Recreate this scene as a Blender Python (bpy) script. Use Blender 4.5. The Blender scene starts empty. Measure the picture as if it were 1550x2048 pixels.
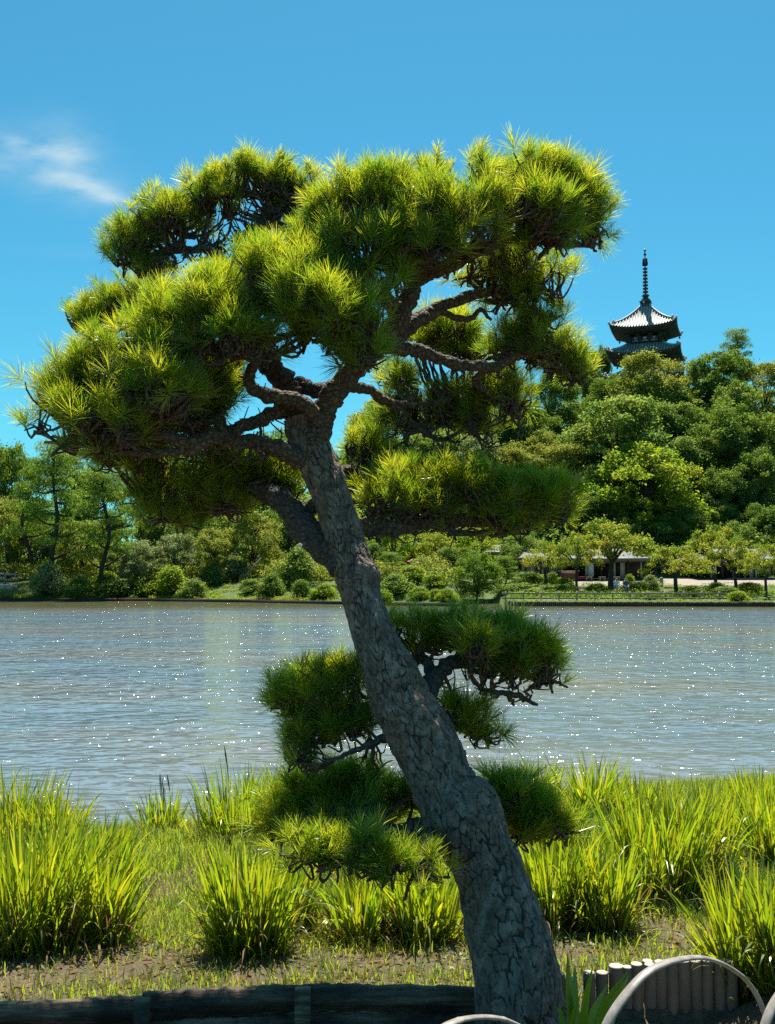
import bpy, math, random
import numpy as np
from mathutils import Vector

SC = bpy.context.scene
COL = SC.collection
rng = np.random.default_rng(11)
random.seed(5)
R = math.radians

# ------------------------------------------------------------------ camera
F, CZ = 2000.0, 2.6                       # focal length in photo pixels, eye height over the water
PITCH = math.atan((1145 - 1024) / F)
cam = bpy.data.cameras.new('camera'); camo = bpy.data.objects.new('camera', cam); COL.objects.link(camo)
cam.sensor_fit = 'VERTICAL'; cam.sensor_height = 36.0; cam.lens = 36.0 * F / 2048
cam.clip_start = 0.05; cam.clip_end = 3000
camo.location = (0, 0, CZ); camo.rotation_euler = (R(90) + PITCH, 0, 0)
SC.camera = camo

def ray(px, py):
    cx, cy = (px - 775) / F, (1024 - py) / F
    c, s = math.cos(PITCH), math.sin(PITCH)
    return np.array([cx, c - cy * s, s + cy * c])
def W(px, py, Y):
    d = ray(px, py); t = Y / d[1]
    return np.array([d[0] * t, Y, CZ + d[2] * t])
def S(n, Y): return n / F * Y

def sstep(a, b, x):
    t = np.clip((x - a) / (b - a), 0, 1); return t * t * (3 - 2 * t)

# smooth value noise on numpy arrays
_tab = np.random.default_rng(3).random((256, 256))
def vnoise(x, y):
    x = np.asarray(x, float); y = np.asarray(y, float)
    xi = np.floor(x).astype(int); yi = np.floor(y).astype(int)
    fx = x - xi; fy = y - yi
    fx = fx * fx * (3 - 2 * fx); fy = fy * fy * (3 - 2 * fy)
    g = lambda a, b: _tab[a & 255, b & 255]
    return (g(xi, yi) * (1 - fx) * (1 - fy) + g(xi + 1, yi) * fx * (1 - fy)
            + g(xi, yi + 1) * (1 - fx) * fy + g(xi + 1, yi + 1) * fx * fy)
def fbm(x, y, o=4):
    v = 0; a = .5; t = 0
    for i in range(o):
        v = v + a * vnoise(x * 2 ** i + 17 * i, y * 2 ** i + 31 * i); t += a; a *= .5
    return v / t

# ------------------------------------------------------------------ mesh helpers
class MB:
    def __init__(s): s.V = []; s.Q = []; s.T = []; s.n = 0; s.A = []
    def add(s, V, Q=None, T=None, a=None):
        V = np.asarray(V, float).reshape(-1, 3)
        if Q is not None and len(Q): s.Q.append(np.asarray(Q, int).reshape(-1, 4) + s.n)
        if T is not None and len(T): s.T.append(np.asarray(T, int).reshape(-1, 3) + s.n)
        s.V.append(V); s.n += len(V)
        s.A.append(np.full(len(V), .5) if a is None else np.broadcast_to(np.asarray(a, float), (len(V),)))
        return s
    def box(s, c, size, rz=0, taper=1.0, tilt=None):
        x, y, z = size[0] / 2, size[1] / 2, size[2] / 2
        P = np.array([[-x, -y, -z], [x, -y, -z], [x, y, -z], [-x, y, -z],
                      [-x * taper, -y * taper, z], [x * taper, -y * taper, z], [x * taper, y * taper, z], [-x * taper, y * taper, z]])
        if tilt is not None:
            ca, sa = math.cos(tilt), math.sin(tilt); P = P @ np.array([[1, 0, 0], [0, ca, sa], [0, -sa, ca]])
        ca, sa = math.cos(rz), math.sin(rz)
        P = P @ np.array([[ca, sa, 0], [-sa, ca, 0], [0, 0, 1]]) + np.asarray(c)
        return s.add(P, [[0, 3, 2, 1], [4, 5, 6, 7], [0, 1, 5, 4], [1, 2, 6, 5], [2, 3, 7, 6], [3, 0, 4, 7]])
    def bar(s, p, q, w, h=None):
        p = np.asarray(p, float); q = np.asarray(q, float); h = h or w
        d = q - p; L = np.linalg.norm(d); d /= L
        up = np.array([0, 0, 1.]) if abs(d[2]) < .95 else np.array([0, 1., 0])
        u = np.cross(d, up); u /= np.linalg.norm(u); v = np.cross(u, d)
        P = [b + u * i * w / 2 + v * j * h / 2 for b in (p, q) for i, j in ((-1, -1), (1, -1), (1, 1), (-1, 1))]
        return s.add(P, [[3, 2, 1, 0], [4, 5, 6, 7], [0, 1, 5, 4], [1, 2, 6, 5], [2, 3, 7, 6], [3, 0, 4, 7]])
    def tube(s, pts, rad, k=8, wob=0.0, seed=0, cap=True):
        V, Q, T = tube(pts, rad, k, wob, seed, cap); return s.add(V, Q, T)
    def lathe(s, prof, c=(0, 0, 0), k=12):
        c = np.asarray(c, float); a = np.arange(k) / k * 2 * math.pi
        V = np.concatenate([np.stack([r * np.cos(a), r * np.sin(a), np.full(k, z)], 1) for r, z in prof]) + c
        Q = [[i * k + j, i * k + (j + 1) % k, (i + 1) * k + (j + 1) % k, (i + 1) * k + j] for i in range(len(prof) - 1) for j in range(k)]
        n = len(V); V = np.vstack([V, c + [0, 0, prof[0][1]], c + [0, 0, prof[-1][1]]])
        m = (len(prof) - 1) * k
        T = [[(j + 1) % k, j, n] for j in range(k)] + [[m + j, m + (j + 1) % k, n + 1] for j in range(k)]
        return s.add(V, Q, T)
    def build(s, name, mat, parent=None, smooth=False, loc=None):
        V = np.concatenate(s.V); A = np.concatenate(s.A)
        Q = np.concatenate(s.Q) if s.Q else np.zeros((0, 4), int)
        T = np.concatenate(s.T) if s.T else np.zeros((0, 3), int)
        me = bpy.data.meshes.new(name)
        me.vertices.add(len(V)); me.vertices.foreach_set('co', V.astype(np.float32).ravel())
        me.loops.add(Q.size + T.size)
        me.loops.foreach_set('vertex_index', np.concatenate([Q.ravel(), T.ravel()]).astype(np.int32))
        me.polygons.add(len(Q) + len(T))
        st = np.concatenate([np.arange(len(Q)) * 4, Q.size + np.arange(len(T)) * 3]).astype(np.int32)
        me.polygons.foreach_set('loop_start', st)
        if smooth: me.polygons.foreach_set('use_smooth', np.ones(len(Q) + len(T), bool))
        at = me.attributes.new('tint', 'FLOAT', 'POINT'); at.data.foreach_set('value', A.astype(np.float32))
        me.update(calc_edges=True); me.validate()
        me.materials.append(mat)
        o = bpy.data.objects.new(name, me); COL.objects.link(o)
        if parent: o.parent = parent
        if loc is not None: o.location = loc
        return o

def spline(P, n):
    """Catmull-Rom through rows of P (any number of columns), n samples"""
    P = np.asarray(P, float)
    Q = np.vstack([2 * P[0] - P[1], P, 2 * P[-1] - P[-2]])
    u = np.linspace(0, len(P) - 1 - 1e-6, n); i = u.astype(int); t = (u - i)[:, None]
    a, b, c, d = Q[i], Q[i + 1], Q[i + 2], Q[i + 3]
    return .5 * (2 * b + (c - a) * t + (2 * a - 5 * b + 4 * c - d) * t ** 2 + (3 * b - a - 3 * c + d) * t ** 3)

def frames(P):
    d = np.gradient(P, axis=0); d /= np.linalg.norm(d, axis=1)[:, None] + 1e-12
    ref = np.array([0, 1., 0.0]) if abs(d[:, 1]).max() < .97 else np.array([0, 0, 1.])
    u = np.cross(d, ref); u /= np.linalg.norm(u, axis=1)[:, None] + 1e-12
    v = np.cross(u, d)
    return d, u, v

def tube(pts, rad, k=8, wob=0.0, seed=0, cap=True):
    P = np.asarray(pts, float); n = len(P); r = np.broadcast_to(np.asarray(rad, float), (n,))
    d, u, v = frames(P)
    a = np.arange(k) / k * 2 * math.pi
    rr = r[:, None] * np.ones(k)
    if wob: rr = rr * (1 + wob * (2 * fbm(np.arange(n)[:, None] * .35 + seed * 7.3, np.cos(a)[None] * 1.2 + np.sin(a)[None] * .9 + seed, 3) - 1))
    V = (P[:, None, :] + rr[..., None] * (np.cos(a)[None, :, None] * u[:, None, :] + np.sin(a)[None, :, None] * v[:, None, :])).reshape(-1, 3)
    i = np.arange(n - 1)[:, None]; j = np.arange(k)[None]; j2 = (j + 1) % k
    Q = np.stack([i * k + j2, i * k + j, (i + 1) * k + j, (i + 1) * k + j2], -1).reshape(-1, 4)
    T = []
    if cap:
        V = np.vstack([V, P[0], P[-1] + d[-1] * r[-1] * .6]); m = len(V) - 2
        T = [[m, q, (q + 1) % k] for q in range(k)] + [[m + 1, (n - 1) * k + (q + 1) % k, (n - 1) * k + q] for q in range(k)]
    return V, Q, T

def grid(xs, ys, zf):
    X, Y = np.meshgrid(xs, ys); Z = zf(X, Y); nx, ny = len(xs), len(ys)
    V = np.stack([X, Y, Z], -1).reshape(-1, 3)
    i = np.arange(ny - 1)[:, None]; j = np.arange(nx - 1)[None]
    Q = np.stack([i * nx + j, i * nx + j + 1, (i + 1) * nx + j + 1, (i + 1) * nx + j], -1).reshape(-1, 4)
    return V, Q

# ------------------------------------------------------------------ object bookkeeping
def tag(o, label=None, cat=None, group=None, kind=None):
    if label: o['label'] = label
    if cat: o['category'] = cat
    if group: o['group'] = group
    if kind: o['kind'] = kind
    return o
def thing(name, label, cat, loc=(0, 0, 0), rz=0, group=None):
    o = bpy.data.objects.new(name, None); COL.objects.link(o)
    o.location = loc; o.rotation_euler = (0, 0, rz); o.empty_display_size = .2
    return tag(o, label, cat, group)
def copy_tree(o, parent=None):
    c = o.copy(); COL.objects.link(c)
    if parent: c.parent = parent
    for ch in [x for x in COL.objects if x.parent == o]: copy_tree(ch, c)
    return c

# ------------------------------------------------------------------ materials
def mat(name):
    m = bpy.data.materials.new(name); m.use_nodes = True
    nt = m.node_tree; nt.nodes.clear()
    out = nt.nodes.new('ShaderNodeOutputMaterial')
    return m, nt, out
def N(nt, t, **kw):
    n = nt.nodes.new(t)
    for k, v in kw.items():
        if k in n.inputs.keys(): n.inputs[k].default_value = v
        else: setattr(n, k, v)
    return n
def rgb(c): return (c[0], c[1], c[2], 1)
def mixc(nt, fac, a, b):
    n = nt.nodes.new('ShaderNodeMix'); n.data_type = 'RGBA'
    for s, v in ((n.inputs[0], fac), (n.inputs[6], a), (n.inputs[7], b)):
        if hasattr(v, 'is_linked'): nt.links.new(v, s)
        else: s.default_value = v if not isinstance(v, tuple) or len(v) != 3 else rgb(v)
    return n.outputs[2]
def ramp(nt, fac, stops):
    n = nt.nodes.new('ShaderNodeValToRGB'); e = n.color_ramp.elements
    while len(e) < len(stops): e.new(.5)
    for q, (p, c) in zip(e, stops): q.position = p; q.color = rgb(c) if not np.isscalar(c) else (c, c, c, 1)
    nt.links.new(fac, n.inputs[0]); return n.outputs[0]
def attr(nt, name='tint'):
    n = nt.nodes.new('ShaderNodeAttribute'); n.attribute_name = name; return n.outputs['Fac']
def noise(nt, scale, detail=4, rough=.6, vec=None, scl=None):
    n = N(nt, 'ShaderNodeTexNoise', Scale=scale, Detail=detail, Roughness=rough)
    if vec is None:
        tc = nt.nodes.new('ShaderNodeTexCoord'); vec = tc.outputs['Object']
    if scl:
        mp = nt.nodes.new('ShaderNodeMapping'); mp.inputs['Scale'].default_value = scl
        nt.links.new(vec, mp.inputs[0]); vec = mp.outputs[0]
    nt.links.new(vec, n.inputs[0]); return n.outputs[0]
def bump(nt, h, strength=.5, dist=.01, normal=None):
    b = N(nt, 'ShaderNodeBump', Strength=strength, Distance=dist); nt.links.new(h, b.inputs['Height'])
    if normal: nt.links.new(normal, b.inputs['Normal'])
    return b.outputs[0]

def leaf_mat(name, c1, c2, t1, t2, tr=.5, gloss=.05, rough=.4, sheen=None):
    """leaf: diffuse + light through the blade + a waxy sheen; colour varies leaf by leaf with 'tint'"""
    m, nt, out = mat(name); L = nt.links.new; a = attr(nt)
    d = N(nt, 'ShaderNodeBsdfDiffuse'); L(mixc(nt, a, c1, c2), d.inputs[0])
    t = N(nt, 'ShaderNodeBsdfTranslucent'); L(mixc(nt, a, t1, t2), t.inputs[0])
    x = N(nt, 'ShaderNodeMixShader'); x.inputs[0].default_value = tr; L(d.outputs[0], x.inputs[1]); L(t.outputs[0], x.inputs[2])
    g = N(nt, 'ShaderNodeBsdfGlossy', Roughness=rough); g.inputs[0].default_value = rgb(sheen or (.9, .95, .8))
    y = N(nt, 'ShaderNodeMixShader'); y.inputs[0].default_value = gloss; L(x.outputs[0], y.inputs[1]); L(g.outputs[0], y.inputs[2])
    L(y.outputs[0], out.inputs[0]); return m

def solid(name, c1, c2=None, scale=8, rough=.8, bmp=.3, bdist=.01, scl=None, detail=5, metal=0):
    m, nt, out = mat(name); L = nt.links.new
    p = N(nt, 'ShaderNodeBsdfPrincipled', Roughness=rough, Metallic=metal)
    n = noise(nt, scale, detail, .65, scl=scl)
    L(ramp(nt, n, [(.3, c1), (.7, c2 or tuple(x * .7 for x in c1))]), p.inputs['Base Color'])
    if bmp: L(bump(nt, n, bmp, bdist), p.inputs['Normal'])
    L(p.outputs[0], out.inputs[0]); return m

M = {}
M['needle'] = leaf_mat('pine_needles', (.052, .100, .012), (.155, .180, .014), (.26, .46, .014), (.76, .75, .03), .60, .055, .33)
M['iris'] = leaf_mat('iris_leaves', (.055, .125, .010), (.17, .19, .012), (.24, .44, .010), (.68, .64, .015), .56, .05, .38)
M['dead'] = leaf_mat('withered_leaves', (.16, .09, .035), (.30, .20, .08), (.22, .11, .03), (.35, .22, .08), .4, .012, .6)
M['grass'] = leaf_mat('short_grass', (.09, .17, .018), (.21, .23, .03), (.30, .48, .02), (.60, .60, .03), .5, .03, .45)
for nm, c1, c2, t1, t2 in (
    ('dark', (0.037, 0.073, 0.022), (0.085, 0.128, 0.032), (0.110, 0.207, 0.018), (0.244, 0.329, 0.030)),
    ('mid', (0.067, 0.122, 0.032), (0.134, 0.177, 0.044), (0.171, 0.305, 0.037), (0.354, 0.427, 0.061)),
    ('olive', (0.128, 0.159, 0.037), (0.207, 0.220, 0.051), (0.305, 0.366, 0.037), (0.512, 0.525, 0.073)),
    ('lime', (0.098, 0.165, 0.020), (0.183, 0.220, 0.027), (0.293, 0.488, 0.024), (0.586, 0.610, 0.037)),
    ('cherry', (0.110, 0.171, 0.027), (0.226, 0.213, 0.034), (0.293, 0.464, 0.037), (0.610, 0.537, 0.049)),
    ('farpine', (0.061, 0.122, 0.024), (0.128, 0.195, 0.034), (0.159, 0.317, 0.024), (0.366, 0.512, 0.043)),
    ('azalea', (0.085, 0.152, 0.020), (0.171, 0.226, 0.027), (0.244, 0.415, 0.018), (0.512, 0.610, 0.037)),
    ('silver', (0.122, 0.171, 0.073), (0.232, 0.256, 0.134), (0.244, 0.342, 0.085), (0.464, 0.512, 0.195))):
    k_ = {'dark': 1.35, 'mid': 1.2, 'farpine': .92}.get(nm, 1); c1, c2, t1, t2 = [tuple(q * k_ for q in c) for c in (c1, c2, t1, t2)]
    M[nm] = leaf_mat('leaves_' + nm, c1, c2, t1, t2, .5, .018, .5, (.8, .9, .6))
M['bark_far'] = solid('far_bark', (.05, .038, .03), (.028, .022, .018), 3, .9)
M['wood_dark'] = solid('dark_wood', (.045, .028, .02), (.025, .017, .013), 6, .8, scl=(1, 1, .2))
M['wood_grey'] = solid('weathered_wood', (.28, .26, .23), (.16, .145, .125), 5, .85, scl=(.3, 1, 1))
M['wood_pale'] = solid('pale_timber', (.42, .37, .30), (.28, .24, .19), 7, .8)
M['plaster'] = solid('white_plaster', (.72, .72, .70), (.62, .62, .6), 4, .9)
M['tile'] = solid('shade_tinted_pan_tile', (.20, .198, .19), (.14, .14, .138), 3, .6, .2)  # pan tiles coloured darker to paint in the shade between the ribs
M['tile_rib'] = solid('lit_tinted_cover_tile', (.38, .37, .35), (.30, .29, .275), 3, .5, .2)  # ribs and hips of the same roof, colour lightened as if sunlit
M['roof_pale'] = solid('pale_copper_roof', (.115, .125, .112), (.07, .08, .07), 1.5, .6, .2)
M['thatch'] = solid('grey_thatch', (.20, .185, .165), (.11, .10, .09), 9, .95, .8, .03, scl=(1, 1, .3))
M['stone'] = solid('grey_stone', (.30, .29, .27), (.18, .175, .165), 2, .9, .5, .05)
M['pagoda_wood'] = solid('old_cedar', (.085, .066, .058), (.055, .043, .038), 3, .8)
M['bronze'] = solid('dark_bronze', (.05, .06, .065), (.03, .035, .04), 4, .45, .1)
M['concrete'] = solid('bridge_concrete', (.34, .33, .31), (.24, .235, .22), 2, .85)
M['red'] = solid('red_cloth', (.45, .03, .03), (.35, .02, .02), 5, .8)
M['skin'] = solid('skin', (.42, .26, .19), (.38, .23, .17), 5, .6, 0)
M['hair'] = solid('black_hair', (.015, .012, .011), (.01, .009, .008), 20, .5, .2)
M['shirt_white'] = solid('white_shirt', (.75, .76, .80), (.65, .66, .7), 10, .9, .2)
M['shirt_blue'] = solid('blue_grey_shirt', (.10, .15, .25), (.07, .11, .19), 10, .9, .2)
M['trouser'] = solid('pale_grey_trousers', (.28, .32, .38), (.2, .23, .28), 10, .9, .2)
M['pink'] = solid('pink_petals', (.75, .12, .25), (.6, .06, .18), 10, .7, .1)
def plank_mat():
    """old plank: long grain streaks, pale scuffs and moss"""
    m, nt, out = mat('old_plank'); L = nt.links.new
    p = N(nt, 'ShaderNodeBsdfPrincipled', Roughness=.85)
    g1 = noise(nt, 26, 6, .7, scl=(.12, 1, 1.6)); g2 = noise(nt, 5, 4, .6, scl=(.6, 1, 1.5)); g3 = noise(nt, 9, 4, .7)
    c = ramp(nt, g1, [(.34, (.045, .028, .018)), (.5, (.17, .115, .07)), (.66, (.36, .26, .17))])
    c = mixc(nt, ramp(nt, g2, [(.42, .85), (.58, 0.)]), c, (.035, .026, .02))
    c = mixc(nt, ramp(nt, g3, [(.60, 0.), (.68, .7)]), c, (.06, .09, .025))
    L(c, p.inputs['Base Color']); L(bump(nt, g1, .9, .008), p.inputs['Normal']); L(p.outputs[0], out.inputs[0]); return m
# ------------------------------------------------------------------ sky and sun
SUN_EL, SUN_AZ = 65.0, 6.0                # azimuth: degrees to the right of the view
w = bpy.data.worlds.new('World'); SC.world = w; w.use_nodes = True
nt = w.node_tree; nt.nodes.clear()
wo = nt.nodes.new('ShaderNodeOutputWorld'); bg = N(nt, 'ShaderNodeBackground', Strength=.075)
sky = nt.nodes.new('ShaderNodeTexSky'); sky.sky_type = 'NISHITA'; sky.sun_disc = False
sky.sun_elevation = R(SUN_EL); sky.sun_rotation = R(SUN_AZ); sky.altitude = 50
sky.air_density = 1.0; sky.dust_density = .35; sky.ozone_density = 2.2
tc = nt.nodes.new('ShaderNodeTexCoord')
# polarised, deep cyan-blue clear sky
tn = nt.nodes.new('ShaderNodeMix'); tn.data_type = 'RGBA'; tn.blend_type = 'MULTIPLY'; tn.inputs[0].default_value = 1
nt.links.new(sky.outputs[0], tn.inputs[6]); tn.inputs[7].default_value = (.275, .85, .87, 1)
# one wisp of cirrus, laid out by compass direction and height above the horizon
sep = nt.nodes.new('ShaderNodeSeparateXYZ'); nt.links.new(tc.outputs['Generated'], sep.inputs[0])
def mth(op, a, b=None, c=None):
    n = nt.nodes.new('ShaderNodeMath'); n.operation = op
    for s, v in zip(n.inputs, (a, b, c)):
        if v is None: continue
        if hasattr(v, 'is_linked'): nt.links.new(v, s)
        else: s.default_value = v
    return n.outputs[0]
u = mth('DIVIDE', sep.outputs[0], sep.outputs[1]); v = mth('DIVIDE', sep.outputs[2], sep.outputs[1])
cu, cv = [(lambda d: (d[0] / d[1], d[2] / d[1]))(ray(112, 325))[q] for q in (0, 1)]
du = mth('SUBTRACT', u, cu); dv = mth('SUBTRACT', v, cv)
cmb = nt.nodes.new('ShaderNodeCombineXYZ'); nt.links.new(u, cmb.inputs[0]); nt.links.new(v, cmb.inputs[1])
wn = N(nt, 'ShaderNodeTexNoise', Scale=26, Detail=5, Roughness=.55)
mp = nt.nodes.new('ShaderNodeMapping'); mp.inputs['Rotation'].default_value = (0, 0, R(28)); mp.inputs['Scale'].default_value = (.55, 1.5, 1)
nt.links.new(cmb.outputs[0], mp.inputs[0]); nt.links.new(mp.outputs[0], wn.inputs[0])
def streak(x, y, ang, lx, ly, amp):
    d = ray(x, y); a, b = d[0] / d[1], d[2] / d[1]
    U = mth('SUBTRACT', u, a); V = mth('SUBTRACT', v, b); c, s = math.cos(R(ang)), math.sin(R(ang))
    p = mth('ADD', mth('MULTIPLY', U, c / lx), mth('MULTIPLY', V, s / lx))
    q = mth('ADD', mth('MULTIPLY', U, -s / ly), mth('MULTIPLY', V, c / ly))
    r2 = mth('ADD', mth('MULTIPLY', p, p), mth('MULTIPLY', q, q))
    return mth('MULTIPLY', mth('EXPONENT', mth('MULTIPLY', r2, -1)), amp)
tot = None
for a in ((10, 283, -10, .035, .007, .7), (70, 290, -14, .03, .006, .5), (122, 298, -22, .026, .012, 1.0), (110, 340, -20, .075, .028, .55),
          (165, 372, -16, .034, .010, .9), (205, 388, -18, .03, .007, .6), (150, 270, -30, .035, .018, .35), (150, 505, -3, .06, .006, .10), (30, 325, -15, .04, .02, .25)):
    st = streak(*a); tot = st if tot is None else mth('ADD', tot, st)
fac = mth('MULTIPLY', tot, mth('MULTIPLY_ADD', wn.outputs[0], 2.2, -.62)); fac = mth('MINIMUM', mth('MAXIMUM', fac, 0), .9)
front = mth('GREATER_THAN', sep.outputs[1], .05)
fac = mth('MULTIPLY', fac, front)
cm = nt.nodes.new('ShaderNodeMix'); cm.data_type = 'RGBA'; nt.links.new(fac, cm.inputs[0]); nt.links.new(tn.outputs[2], cm.inputs[6])
cm.inputs[7].default_value = (3.5, 4.9, 5.7, 1)
nt.links.new(cm.outputs[2], bg.inputs[0]); nt.links.new(bg.outputs[0], wo.inputs[0])

sl = bpy.data.lights.new('sun', 'SUN'); sl.energy = 4.9; sl.angle = R(.53); sl.color = (1, .94, .82)
so = bpy.data.objects.new('sun', sl); COL.objects.link(so)
sd = Vector((math.sin(R(SUN_AZ)) * math.cos(R(SUN_EL)), math.cos(R(SUN_AZ)) * math.cos(R(SUN_EL)), math.sin(R(SUN_EL))))
so.rotation_euler = sd.to_track_quat('Z', 'Y').to_euler(); so.location = sd * 60

SC.view_settings.view_transform = 'Standard'; SC.view_settings.look = 'None'
SC.view_settings.exposure = 1.0; SC.view_settings.gamma = 1
SC.render.engine = 'CYCLES'
cy = SC.cycles
cy.max_bounces = 7; cy.diffuse_bounces = 3; cy.glossy_bounces = 3; cy.transmission_bounces = 5; cy.caustics_reflective = False; cy.caustics_refractive = False
cy.use_denoising = False; cy.sample_clamp_indirect = 6; cy.blur_glossy = .5; cy.sample_clamp_direct = 30

# ------------------------------------------------------------------ far land
SHORE = [(-200, 99), (-60, 96), (-36, 93), (-22, 92), (-13, 88), (-3.1, 82), (5.4, 77), (5.7, 79.5), (6.6, 85.5), (9.3, 84.5), (9.5, 79), (9.9, 77.6), (30, 76.6), (60, 75.5), (200, 72)]
sx = np.array([p[0] for p in SHORE], float); sy = np.array([p[1] for p in SHORE], float)
def shore_y(X): return np.interp(X, sx, sy)
CR = [(-200, 2), (-60, 3), (-25, 5), (-12, 11), (-5, 16), (4, 20.5), (14, 22), (25, 24.5), (38, 27), (60, 28), (95, 27), (200, 20)]
def crest(X): return np.interp(X, [c[0] for c in CR], [c[1] for c in CR])
def land(X, Y):
    X = np.asarray(X, float); Y = np.asarray(Y, float)
    s = Y - shore_y(X)
    lump = .35 * (fbm(X * .22, Y * .22, 3) - .5)
    left = .22 + (1.55 + lump * 2) * sstep(.4, 8, s) + .012 * np.maximum(s - 8, 0)
    right = .36 + .25 * sstep(3, 7, s) + .75 * sstep(7, 15.5, s) + .55 * sstep(15, 27, s)
    k = sstep(7.5, 9.5, X)
    z = left * (1 - k) + right * k
    h = sstep(109, 150, Y); z = z + (crest(X) - 2) * h * (1 + .0 * X) + 1.2 * h * (fbm(X * .12, Y * .12, 3) - .5)
    return np.where(s < 0, -.9, z)
def hit_land(px, py, d0=74, d1=230):
    """where the sight line through a photo pixel meets the far land"""
    for d in np.arange(d0, d1, .25):
        p = W(px, py, d)
        if p[2] <= float(land(p[0], d)): return np.array([p[0], d, float(land(p[0], d))])
    p = W(px, py, 158.); return np.array([p[0], 158., float(land(p[0], 158.))])

m, nt, out = mat('far_ground'); L = nt.links.new
p = N(nt, 'ShaderNodeBsdfPrincipled', Roughness=.95)
n1 = noise(nt, .35, 5, .6); n2 = noise(nt, 2.5, 5, .7)
g = ramp(nt, n2, [(.3, (.030, .060, .012)), (.55, (.075, .120, .018)), (.75, (.125, .155, .028))])
c = mixc(nt, ramp(nt, n1, [(.56, 0.), (.66, .8)]), g, (.17, .125, .07)); L(c, p.inputs['Base Color'])
L(bump(nt, n2, .8, .1), p.inputs['Normal']); L(p.outputs[0], out.inputs[0]); M['far_ground'] = m
m, nt, out = mat('hill_ground'); L = nt.links.new
p = N(nt, 'ShaderNodeBsdfPrincipled', Roughness=.95)
n2 = noise(nt, .8, 5, .7)
L(ramp(nt, n2, [(.3, (.018, .030, .010)), (.7, (.045, .065, .018))]), p.inputs['Base Color'])
L(bump(nt, n2, .8, .3), p.inputs['Normal']); L(p.outputs[0], out.inputs[0]); M['hill_ground'] = m

xs = np.unique(np.concatenate([np.arange(-140, -46, 4.), np.arange(-46, 46, .5), np.arange(46, 161, 4.)]))
ys = np.concatenate([np.arange(71, 110, .35), np.arange(110, 112.1, .5)])
mb = MB(); mb.add(*grid(xs, ys, land)); o = mb.build('far_bank', M['far_ground'], smooth=True); tag(o, kind='structure')
ys = np.concatenate([np.arange(112, 176, 1.), np.arange(180, 420, 20.)])
mb = MB(); mb.add(*grid(np.arange(-140, 161, 2.), ys, land)); o = mb.build('hillside', M['hill_ground'], smooth=True); tag(o, kind='structure')

# pale path in front of the tea house
M['path'] = solid('packed_sand_path', (.33, .28, .22), (.25, .21, .165), 1.2, .95)
mb = MB(); mb.add(*grid(np.arange(11, 75, 1.), np.arange(92.5, 107.5, .5), lambda X, Y: land(X, Y) + .03)); o = mb.build('path', M['path'], smooth=True); tag(o, kind='structure')

# ------------------------------------------------------------------ lake
m, nt, out = mat('lake_water'); L = nt.links.new
p = N(nt, 'ShaderNodeBsdfPrincipled', Roughness=.05, IOR=1.42)
tc = nt.nodes.new('ShaderNodeTexCoord'); sp = nt.nodes.new('ShaderNodeSeparateXYZ'); L(tc.outputs['Object'], sp.inputs[0])
cn = noise(nt, .12, 3, .5, scl=(.6, 1, 1))
# open water is blue-grey with siltier patches; the olive far band paints in tree reflections over silty shallows
silt_reflection = N(nt, 'ShaderNodeMapRange'); silt_reflection.inputs[1].default_value = 66; silt_reflection.inputs[2].default_value = 76; L(sp.outputs[1], silt_reflection.inputs[0])
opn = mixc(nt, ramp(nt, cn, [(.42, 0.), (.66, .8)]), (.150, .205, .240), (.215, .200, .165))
L(mixc(nt, silt_reflection.outputs[0], opn, (.110, .105, .045)), p.inputs['Base Color'])
a = noise(nt, 1.6, 1.5, .55, scl=(.95, 1.3, 1)); b = noise(nt, 5.5, .6, .5, scl=(.8, 1.4, 1)); c = noise(nt, .30, 2, .5, scl=(.7, 1.3, 1))
def mt(op, x, y):
    n = nt.nodes.new('ShaderNodeMath'); n.operation = op
    for s, v in zip(n.inputs, (x, y)):
        if hasattr(v, 'is_linked'): L(v, s)
        else: s.default_value = v
    return n.outputs[0]
wind = ramp(nt, noise(nt, .16, 3, .5, scl=(.45, 1, 1)), [(.38, .15), (.62, 1.)])                       # gusty patches
spk = ramp(nt, noise(nt, 3.4, 0, .5, scl=(.6, 1.2, 1)), [(.56, 0.), (.86, 1.)])               # scattered sharp little wavelets
h = mt('ADD', mt('ADD', mt('MULTIPLY', mt('MULTIPLY', spk, wind), .62), mt('MULTIPLY', a, 1.0)), mt('ADD', mt('MULTIPLY', b, .26), mt('MULTIPLY', c, 1.9)))
# the wind drops in the lee of the far bank
mr = nt.nodes.new('ShaderNodeMapRange'); mr.inputs[1].default_value = 79; mr.inputs[2].default_value = 62; mr.inputs[3].default_value = .6; mr.inputs[4].default_value = 1.0
L(sp.outputs[1], mr.inputs[0])
bm = N(nt, 'ShaderNodeBump', Distance=.225); L(mr.outputs[0], bm.inputs['Strength']); L(h, bm.inputs['Height'])
L(bm.outputs[0], p.inputs['Normal']); L(p.outputs[0], out.inputs[0]); M['water'] = m
mb = MB(); mb.add(*grid(np.arange(-140, 161, 10.), np.arange(7, 120, 4.), lambda X, Y: 0 * X)); o = mb.build('lake_water', M['water']); tag(o, kind='structure')

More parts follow.
